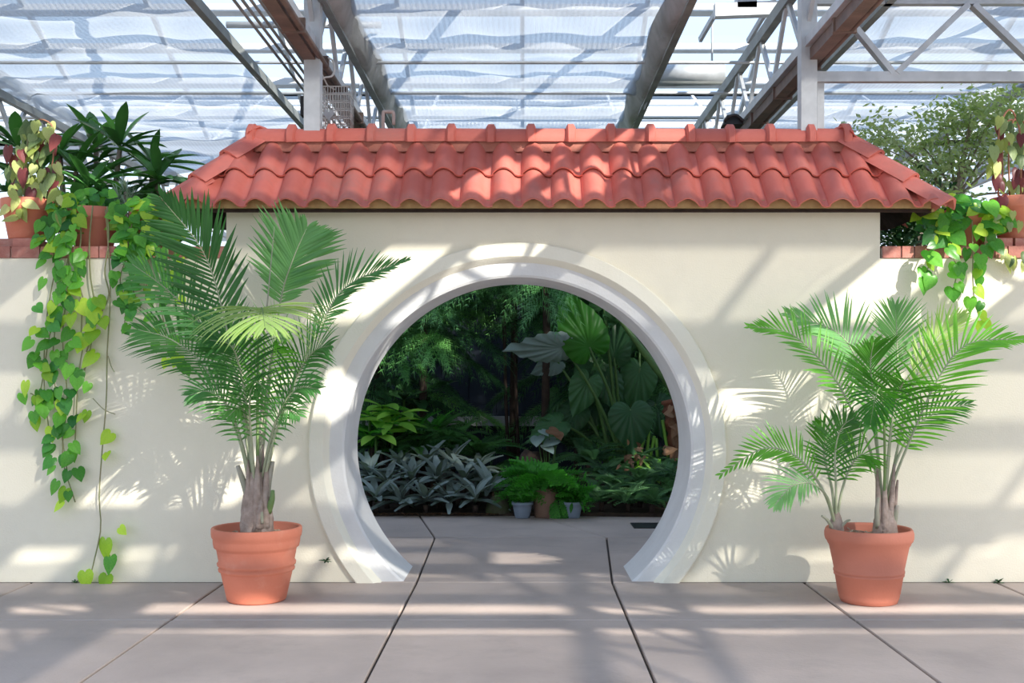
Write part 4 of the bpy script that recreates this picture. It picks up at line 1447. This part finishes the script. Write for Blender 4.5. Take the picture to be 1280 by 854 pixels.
MB().tube([V((P(157, 262, .55).x, .55, ZT)), P(157, 240, .55)], .015, 6).build('stem', 'branch', sv_)

# right: variegated tree and dark shrub behind the wall
def leaf_cloud(spec, n, size, seed):
    random.seed(seed)
    mb = MB()
    for _ in range(n):
        c, r = random.choice(spec)
        d = V((random.gauss(0, .5), random.gauss(0, .5), random.gauss(0, .5)))
        p = V(c) + V((d.x * r[0], d.y * r[1], d.z * r[2]))
        a = V((ru(-1, 1), ru(-1, .3), ru(-1, .4))).normalized()
        b = a.cross(V((ru(-1, 1), ru(-1, 1), 1))).normalized()
        s = size * ru(.6, 1.3)
        mb.add([p, p + a * s * .5 + b * s * .26, p + a * s, p + a * s * .5 - b * s * .26], [(0, 1, 2, 3)], False)
    return mb


tr = empty('variegated_tree', (P(1170, 300, 1.9).x, 1.9, 0), 'airy tree with small cream-edged leaves behind the right wall', 'tree')
twigs = []
tb0 = V((P(1185, 300, 1.9).x, 1.9, 0))
MB().tube(catmull([tb0, P(1190, 300, 1.9), P(1200, 220, 1.9), P(1215, 150, 1.9)], 12), [0.05 - .035 * i / 12 for i in range(13)], 8).build('trunk', 'branch', tr)
for t in ((1105, 185, 1.8), (1095, 165, 1.9), (1130, 220, 1.8), (1150, 180, 2.0), (1180, 150, 1.9), (1215, 140, 1.8), (1250, 130, 1.9), (1160, 250, 1.7), (1120, 265, 1.7), (1200, 200, 1.8), (1245, 190, 1.9), (1290, 180, 1.9), (1190, 265, 1.6), (1140, 290, 1.5), (1270, 150, 2.0), (1225, 165, 1.9), (1170, 215, 1.8), (1300, 250, 1.8)):
    c = P(*t)
    j = P(1195, 250, 1.9)
    MB().tube(catmull([j, j.lerp(c, .5) + V((0, 0, .06)), c], 8), [0.014 - .010 * i / 8 for i in range(9)], 5).build('branch', 'branch', tr)
    twigs.append((c, (.26, .30, .17)))
o = leaf_cloud(twigs, 6000, .060, 3).build('foliage', 'varieg', tr)
o['kind'] = 'stuff'
ds = empty('evergreen_shrub', (P(1150, 300, 1.2).x, 1.2, 0), 'dark low shrub under the right end of the tiled roof', 'shrub')
o = leaf_cloud([(P(1120, 285, 1.2), (.2, .15, .2)), (P(1150, 270, 1.3), (.25, .2, .25)), (P(1190, 290, 1.3), (.3, .2, .25)), (P(1240, 300, 1.3), (.4, .2, .3)), (P(1140, 320, 1.15), (.4, .15, .3))], 1600, .075, 5).build('foliage', 'shrub_dark', ds)
o['kind'] = 'stuff'
MB().tube([V((P(1150, 300, 1.2).x, 1.2, 0)), P(1150, 290, 1.2)], .03, 6).build('trunk', 'branch', ds)
random.seed(11)
ab = empty('small_bromeliad', tuple(P(1130, 305, .35)), 'small green strap-leaved plant on the bricks at the right roof end', 'plant')
ab.location.z = ZT
STRAP = {k: blade_mb(.25, 6, .42, .45, .55, .62, .42).mesh('leaf', k) for k in ('brom', 'fern', 'ginger', 'fern_dark')}
cc = P(1128, 303, .35)
cc.z = ZT + .0
rosette(ab, cc, 9, .22, STRAP['fern'], (.2, 1.1))

# ------------------------------------------------------------------ the garden behind the gate
random.seed(23)
# bromeliads along the left bed
spots = [(470, 628, 3.75), (500, 632, 3.80), (532, 630, 3.75), (562, 632, 3.80), (594, 630, 3.75), (484, 608, 4.1), (515, 606, 4.15), (548, 604, 4.1), (580, 606, 4.15), (612, 618, 4.0), (462, 598, 4.3), (500, 588, 4.5), (534, 586, 4.5), (566, 586, 4.5), (598, 592, 4.4)]
bl = ['front row, {} from the gate edge'.format(w) for w in ('first', 'second', 'third', 'fourth', 'fifth')] + ['middle row, {} from the gate edge'.format(w) for w in ('first', 'second', 'third', 'fourth', 'fifth')] + ['back row, {} from the gate edge'.format(w) for w in ('first', 'second', 'third', 'fourth', 'fifth')]
for (px, py, Y), w in zip(spots, bl):
    c = P(px, py, Y)
    c.z = max(0.02, c.z - .03)
    e = empty('bromeliad', (c.x, Y, 0.03), 'grey-green bromeliad rosette in the left bed, ' + w, 'bromeliad', 'grey bromeliads in the left bed')
    if c.z > .06:
        MB().tube([(c.x, Y, .03), (c.x, Y, c.z + .02)], .03, 8).build('stem', 'bark', e)
    rosette(e, c + V((0, 0, .05)), 9, .33, STRAP['brom'], (.1, .7))
    rosette(e, c + V((0, 0, .06)), 7, .32, STRAP['brom'], (.8, 1.35))
lit = MB()
for _ in range(110):
    p = P(ru(455, 625), ru(632, 646), 3.68)
    p.z = .025
    a = ru(0, pi)
    d = V((cos(a), sin(a) * .5, ru(0, .3))) * ru(.02, .06)
    lit.add([p - d, p + V((-d.y, d.x, .01)) * .4, p + d, p - V((-d.y, d.x, -.01)) * .4], [(0, 1, 2, 3)])
tag(lit.build('leaf_litter', 'dead'), 'dry brown leaf litter under the bromeliads', 'leaf litter', kind='stuff')

def maiden_mb():
    """drooping stem with side stems of small rounded leaflets, length 1 along +Y"""
    mb = MB()
    f = lambda t: V((0, t * (1 - .35 * t), .45 * t - 1.05 * t * t))
    mb.tube([f(i / 8) for i in range(9)], .006, 4, caps=False)
    for k in range(11):
        t = .15 + .85 * k / 10
        for s in (-1, 1):
            d = V((s * .9, .5, -.2)).normalized()
            L = .30 * (1 - .55 * t)
            for q in range(1, 6):
                c = f(t) + d * L * q / 5 + V((0, 0, -.35 * L * (q / 5) ** 2))
                for w in (-1, 1):
                    a = V((s * .3 + ru(-.2, .2), w * .8, ru(-.5, .1))).normalized() * .055
                    b = a.cross(V((0, 0, 1))).normalized() * .03
                    mb.add([c, c + a * .6 + b, c + a * 1.1 + b * .5, c + a * 1.1 - b * .5, c + a * .6 - b], [(0, 1, 2, 3, 4)])
    return mb


FERN = {k: pinnate_mb(20, .20, .55, .05, 68, .35).mesh('frond', k) for k in ('fern', 'fern_dark', 'fern_bright')}
MAID = maiden_mb().mesh('frond', 'fern_bright')


def fern(px, py, Y, n, L, mat, label, group, lift=(.35, 1.15), zbase=0.03):
    c = P(px, py, Y)
    e = empty('fern', (c.x, Y, zbase), label, 'fern', group)
    if c.z > zbase + .08:
        MB().tube([(c.x, Y, zbase), c], .028, 7).build('rootstock', 'bark', e)
    rosette(e, c, n, L, FERN[mat], lift, 'frond')
    return e


def bed_ferns(rows, mat, n, L, where, group, lift=(.35, 1.15)):
    for k, (px, py, Y) in enumerate(rows):
        fern(px, py, Y, n, L, mat, where[k], group, lift)


LG = 'ferns in the left bed behind the bromeliads'
bed_ferns([(520, 570, 4.9), (560, 562, 5.0), (598, 572, 4.8), (485, 566, 4.9), (545, 545, 5.4)], 'fern', 13, .52,
          ['dull green fern arching behind the middle bromeliads', 'dull green fern arching over the fourth bromeliad', 'dull green fern at the right end of the bromeliads', 'dull green fern beside the gate edge behind the bromeliads', 'dull green fern highest behind the bromeliads'], LG)
bed_ferns([(540, 548, 5.2), (515, 552, 5.1), (478, 548, 5.0), (465, 560, 4.8)], 'fern_bright', 9, .40,
          ['bright upright fern in the sun beside the dark trunk', 'bright upright fern in the sun left of the dark trunk', 'bright sunlit fern under the glossy leaves', 'bright sunlit fern low against the gate edge'], 'sunlit ferns in the left bed', (.9, 1.4))
RG = 'dark ferns in the right bed'
bed_ferns([(752, 628, 3.85), (785, 630, 3.80), (815, 630, 3.75), (838, 622, 3.85), (768, 612, 4.2), (800, 608, 4.2), (830, 602, 4.2), (858, 610, 4.1), (755, 596, 4.5), (790, 590, 4.6), (822, 588, 4.6)], 'fern_dark', 14, .38,
          ['dark fern front left in the right bed beside the grey pot', 'dark fern front row, second from the grey pot', 'dark fern front row, third from the grey pot', 'dark fern front row, last before the gate edge', 'dark fern middle row behind the right grey pot',
           'dark fern middle row under the round elephant ear', 'dark fern middle row under the light stems', 'dark fern middle row at the gate edge', 'dark fern back row behind the right grey pot', 'dark fern back row below the brown dry leaves', 'dark fern back row by the red-barked trunk'], RG)
bed_ferns([(628, 615, 4.3), (640, 600, 4.6), (615, 600, 4.7)], 'fern', 11, .34,
          ['green fern in the gap right of the bromeliads', 'green fern behind the left grey pot', 'green fern farther back right of the bromeliads'], 'ferns in the middle gap')
bed_ferns([(735, 580, 4.8), (720, 560, 5.2)], 'fern_dark', 12, .55, ['tall dark fern behind the right grey pot', 'tallest dark fern behind the maidenhair'], 'tall ferns behind the pots')

# glossy bright leaves at the left
gi = empty('ginger_plant', (P(480, 600, 5.0).x, 5.0, .03), 'glossy ginger-like plant with sunlit broad leaves at the left gate edge', 'shrub')
for t in ((470, 545, 4.7), (490, 530, 4.8), (462, 520, 4.9), (500, 518, 5.0), (478, 508, 5.1)):
    c = P(*t)
    MB().tube([(c.x, c.y, .03), c], .016, 6).build('stem', 'petiole', gi)
    rosette(gi, c, 7, .42, LANCE['ginger'], (-.3, .5))
for t in ((455, 490, 5.6), (505, 500, 5.6), (520, 500, 5.8)):
    c = P(*t)
    MB().tube([(c.x, c.y, .03), c], .016, 6).build('stem', 'petiole', gi)
    rosette(gi, c, 8, .55, LANCE['shrub_dark'], (-.3, .7))

# potted plants on the paving in the middle
def small_pot(px, py, Y, R, h, mat, label, cyl=False):
    c = P(px, py, Y)
    c.z = 0.0
    e = empty('potted_fern', c, label, 'potted plant')
    if cyl:
        prof = [(0, 0), (.92 * R, 0), (.95 * R, .02), (R, h - .03), (1.03 * R, h - .02), (1.03 * R, h), (.92 * R, h), (.9 * R, h - .06), (0, h - .06)]
    else:
        prof = [(0, 0), (.68 * R, 0), (.72 * R, .015), (.90 * R, h * .6), (.93 * R, h - .035), (1.04 * R, h - .03), (1.05 * R, h), (.95 * R, h), (.9 * R, h - .05), (0, h - .05)]
    MB().lathe(prof, c, 32).build('pot', mat, e)
    soil_mb(c, .88 * R, h - .045, 16).build('soil', 'soil', e)
    return e, c + V((0, 0, h - .03))


eA, cA = small_pot(653, 643, 3.55, .105, .165, 'grey_pot', 'blue-grey pot with feathery green plant, left of the brown pot')
eB, cB = small_pot(682, 643, 3.62, .120, .30, 'brown_pot', 'brown cylinder pot overflowing with bright maidenhair fern, between the grey pots', True)
eC, cC = small_pot(716, 644, 3.55, .100, .165, 'grey_pot', 'blue-grey pot with leafy green plant, right of the brown pot')
rosette(eA, cA, 22, .28, MAID, (.8, 1.5), 'frond')
for k in range(36):
    a = ru(0, 2 * pi)
    el = ru(.3, 1.4)
    d = V((cos(a) * cos(el), sin(a) * cos(el), sin(el)))
    inst('frond', MAID, eB, frame(cB + V((0, 0, .02)), d, V((0, -.2, 1)), ru(.34, .56), 1.1))
for k in range(5):
    inst('frond', MAID, eB, frame(cB + V((.10, -.10, -.05 - .03 * k)), V((.25 + .05 * k, -.3, -.75)), V((0, -1, .2)), .36, 1.2))
rosette(eC, cC, 16, .27, MAID, (.8, 1.5), 'frond')
LEAFY = blade_mb(.34, 4, .3, .3, .45).mesh('leaf', 'fern_bright')
for k in range(26):
    p = cC + V((ru(-.14, .14), ru(-.12, .10), ru(.0, .28)))
    inst('leaf', LEAFY, eC, frame(p, V((ru(-1, 1), ru(-1, .2), ru(-.6, .6))), V((0, -.4, 1)), ru(.07, .11)))
st = MB()
c = P(622, 640, 3.75)
vs, fs = [], []
for i in range(7):
    ph = pi / 2 * i / 6
    for k in range(14):
        a = 2 * pi * k / 14
        r = 1 + .12 * mnoise.noise(V((cos(a) * 2, sin(a) * 2, i)))
        vs.append(V((c.x + .13 * r * cos(a) * cos(ph), 3.78 + .10 * r * sin(a) * cos(ph), .02 + .19 * r * sin(ph))))
for i in range(6):
    for k in range(14):
        fs.append((i * 14 + k, i * 14 + (k + 1) % 14, (i + 1) * 14 + (k + 1) % 14, (i + 1) * 14 + k))
tag(MB().add(vs, fs, True).build('mossy_stone', 'moss_stone'), 'rounded mossy stone left of the grey pots', 'stone')
# pinkish dry plant and rock behind the pots
rk = MB()
c = P(664, 580, 4.6)
vs, fs = [], []
for i in range(9):
    ph = -pi / 2 + pi * i / 8
    for k in range(14):
        a = 2 * pi * k / 14
        r = 1 + .30 * mnoise.noise(V((cos(a) * cos(ph) * 2, sin(a) * cos(ph) * 2, sin(ph) * 2 + 4)))
        vs.append(c + V((.26 * r * cos(a) * cos(ph), .2 * r * sin(a) * cos(ph), .52 * r * sin(ph) - .38)))
for i in range(8):
    for k in range(14):
        fs.append((i * 14 + k, i * 14 + (k + 1) % 14, (i + 1) * 14 + (k + 1) % 14, (i + 1) * 14 + k))
tag(MB().add(vs, fs, True).build('boulder', 'bark'), 'brown rough boulder behind the maidenhair fern', 'boulder')
ck = empty('pale_caladium', (P(686, 560, 4.5).x, 4.5, .03), 'pale broad-leaved plant rising behind the maidenhair fern', 'plant')
CAL = heart_mb(16, 3, .1).mesh('leaf', 'dead')
CAG = heart_mb(16, 3, .1).mesh('leaf', 'alocasia_grey')
cb = V((P(686, 560, 4.5).x, 4.5, .03))
for (px, py, s, me) in ((687, 537, .15, CAL), (672, 546, .17, CAG), (694, 550, .18, CAG), (682, 557, .16, CAG), (697, 541, .13, CAL), (677, 538, .12, CAG)):
    p = P(px, py, 4.5)
    MB().tube(catmull([cb, cb.lerp(p, .6), p], 6), .006, 5).build('petiole', 'petiole', ck)
    inst('leaf', me, ck, frame(p, V((ru(-.8, .8), -.5, -.3)), V((ru(-.3, .3), -.5, 1)), s))

# elephant ears
EAR = {k: heart_mb(60, 6, .14, .085, 19, .92).mesh('leaf', k) for k in ('alocasia', 'alocasia_lit', 'alocasia_grey')}
al = empty('elephant_ear', (P(775, 600, 5.0).x, 5.0, .03), 'giant elephant ear plant with broad ribbed leaves right of the gate centre', 'plant')
root = V((P(785, 590, 5.0).x, 5.0, .03))
CAMD = V((0, -1, 0))


def ear(px, py, Y, size0, tipdx, tipdy, mat, nrm=(0, -1, .35), wid=1.0, via=None, pr=.016, base=None):
    p = P(px, py, Y)
    size = size0 * .74
    d = V((tipdx, -.15, -tipdy))
    inst('leaf', EAR[mat], al, frame(p, d, V(nrm), size, wid))
    b = base or root + V((ru(-.15, .15), ru(-.1, .1), 0))
    mids = [P(*w) for w in via] if via else [b.lerp(p, .55) + V((0, .05, .15))]
    MB().tube(catmull([b] + mids + [p], 14), [pr * 1.7 - pr * .9 * i / 14 for i in range(15)], 8).build('petiole', 'petiole', al)


ear(737, 434, 4.6, .98, -.42, -.88, 'alocasia_lit', (.1, -1, .1), .85, [(768, 515, 4.8)])
ear(706, 434, 4.6, .92, -1.0, .12, 'alocasia_grey', (.1, -1, -.55), .62)
ear(697, 452, 5.2, .46, -.8, .35, 'alocasia_grey', (0, -1, .2), .9)
ear(768, 447, 4.9, .62, .1, -.7, 'alocasia', (-.4, -1, .2), .9)
ear(736, 474, 4.8, .62, -.35, .8, 'alocasia', (.2, -1, .5), .9)
ear(800, 460, 5.1, .74, -.15, .9, 'alocasia', (-.1, -1, .3), .9)
ear(788, 512, 4.5, .66, .05, .75, 'alocasia', (0, -1, .65), 1.15)
ear(700, 528, 4.9, .60, -.8, .4, 'alocasia', (0, -1, .8), .9)
ear(755, 385, 4.7, .70, .4, -.6, 'alocasia', (0, -1, 0), .9)
ear(742, 455, 5.3, .70, -.2, .7, 'alocasia', (0, -1, .2), .9)
ear(772, 540, 5.2, .60, -.2, .6, 'alocasia', (0, -1, .4), .9)
ear(820, 440, 5.4, .80, .3, -.6, 'alocasia', (-.2, -1, 0), .9)
ear(745, 505, 5.3, .7, -.6, .5, 'alocasia', (0, -1, .4), .9)
ear(820, 505, 5.3, .7, .3, .7, 'alocasia', (0, -1, .4), .9)
ear(700, 495, 5.6, .6, -.3, .7, 'alocasia', (0, -1, .4), .9)
ear(757, 470, 5.0, .62, .3, .75, 'alocasia', (.1, -1, .5), .9)
ear(722, 512, 5.1, .62, -.5, .6, 'alocasia', (.1, -1, .6), .9)
ear(765, 490, 5.4, .75, -.1, .8, 'alocasia', (.1, -1, .4), .95)
ear(800, 420, 5.5, .80, -.4, -.5, 'alocasia', (.1, -1, .1), .95)
ear(740, 395, 5.6, .80, -.2, -.7, 'alocasia', (.1, -1, .1), .95)
# the thick leaning stem at the gate edge
MB().tube(catmull([P(862, 560, 4.6), P(845, 495, 4.6), P(812, 450, 4.6), P(772, 396, 4.6)], 16), [.075 - .052 * i / 16 for i in range(17)], 10).build('petiole', 'petiole', al, 'thick leaning green leaf stalk')
ls = empty('green_stem_clump', (P(815, 590, 4.7).x, 4.7, .03), 'clump of light green upright stems beside the red-barked trunk', 'plant')
for (xa, xb, yt) in ((800, 806, 536), (812, 818, 545), (822, 820, 548), (836, 828, 525), (795, 790, 545), (808, 812, 530)):
    MB().tube(catmull([V((P(xa, 600, 4.6).x, 4.6 + ru(-.1, .1), .03)), P(xa, 580, 4.6), P(xb, yt, 4.6)], 8), .018, 7).build('stem', 'petiole_pale', ls)
for _ in range(16):
    inst('leaf', LANCE['ginger'], ls, frame(P(ru(790, 845), ru(568, 590), 4.4), V((ru(-1, 1), -.5, ru(-.4, .5))), V((0, -.4, 1)), ru(.10, .18)))
rt_ = empty('red_barked_trunk', (P(846, 600, 4.6).x, 4.6, .03), 'peeling red-brown trunk lit by the sun at the right gate edge', 'tree')
cv = catmull([V((P(850, 600, 4.7).x, 4.7, .03)), P(850, 575, 4.7), P(843, 540, 4.7), P(839, 515, 4.7), P(836, 500, 4.7)], 18)
MB().tube(cv, [.115 + .02 * sin(i * 1.9) - .002 * i for i in range(19)], 12).build('trunk', 'bark_red', rt_)
for k in range(14):
    p = P(ru(830, 852), ru(505, 580), 4.56)
    inst('bark_flake', LANCE['shrub_dark'] if False else CAL, rt_, frame(p, V((ru(-.5, .5), -.3, ru(-1, .2))), V((ru(-.4, .4), -1, .3)), ru(.08, .16), .7))
dl = empty('dry_leaf_crown', (P(790, 590, 4.3).x, 4.3, .03), 'curled brown dry leaves above the right ferns', 'plant')
cb = V((P(790, 590, 4.3).x, 4.3, .03))
MB().tube([cb, P(790, 580, 4.3)], .02, 6).build('stem', 'bark', dl)
for k in range(20):
    inst('leaf', CAL, dl, frame(P(random.gauss(791, 8), random.gauss(572, 8), 4.3 + ru(-.08, .05)), V((ru(-1, 1), -.5, ru(-1, .6))), V((ru(-.5, .5), -1, .4)), ru(.05, .09), .6))

# feathery conifers
PINES = [pine_mb(s) for s in (3, 5, 8)]
PM = {k: [b.mesh('branch', k) for b in PINES] for k in ('pine', 'pine_lit')}
random.seed(31)


def conifer(px, Y, ztop, label, lens, n, z0=1.1):
    x = P(px, 469, Y).x
    e = empty('feathery_conifer', (x, Y, .03), label, 'tree')
    MB().tube([(x, Y, .03), (x + .03, Y, ztop * .5), (x, Y, ztop)], [.055, .045, .015], 9).build('trunk', 'bark', e)
    for k in range(n):
        t = k / (n - 1)
        z = z0 + (ztop - z0) * t
        a = k * 2.4 + ru(-.3, .3)
        d = V((cos(a), sin(a), ru(.0, .35)))
        inst('branch', random.choice(PM['pine_lit' if random.random() < .25 else 'pine']), e, frame((x, Y, z), d, V((0, 0, 1)), lens * (1 - .45 * t) * ru(.85, 1.15)))
    return e


conifer(527, 5.7, 3.9, 'feathery conifer with the dark trunk nearest the left gate edge', 1.05, 36, 1.75)
conifer(640, 6.1, 3.9, 'feathery conifer at the middle of the gate in front of the navy boards', 1.15, 28, 2.1)
conifer(680, 5.2, 4.0, 'feathery conifer whose sunlit branches hang at the gate top', 1.2, 26, 2.45)
conifer(470, 6.2, 3.9, 'feathery conifer farthest left beyond the gate edge', 1.25, 36, 1.2)
conifer(770, 6.4, 3.9, 'feathery conifer behind the elephant ears', 1.35, 40, .9)
conifer(880, 6.2, 4.0, 'feathery conifer hidden behind the right gate edge', 1.35, 36, .9)
for k, (px, lab) in enumerate(((632, 'left of two thin dark trunks before the navy boards'), (645, 'right of two thin dark trunks before the navy boards'))):
    x = P(px, 469, 5.9).x
    tag(MB().tube([(x + .05, 5.9, .03), (x, 5.9, 1.2), (x - .03, 5.9, 2.8)], .022, 7).build('thin_trunk', 'bark'), lab, 'trunk')

print('objects', len(bpy.data.objects))

# small weeds at the foot of the wall
for (px, py, Y, n, sz, lab) in ((407, 702, -.05, 9, .05, 'tiny green weed in the crack left of the gate ring foot'), (1186, 729, -.03, 7, .045, 'tiny weed at the wall foot right of the right palm pot'), (1248, 730, -.03, 9, .05, 'tiny weed tuft at the wall foot near the right frame edge'), (94, 727, -.03, 6, .035, 'tiny weed at the wall foot under the trailing vine')):
    p = P(px, py, Y)
    if py > 720:
        p.z = 0.0
    e = empty('weed', p, lab, 'weed')
    rosette(e, p, n, sz, LANCE['shrub_dark'], (.1, 1.2))
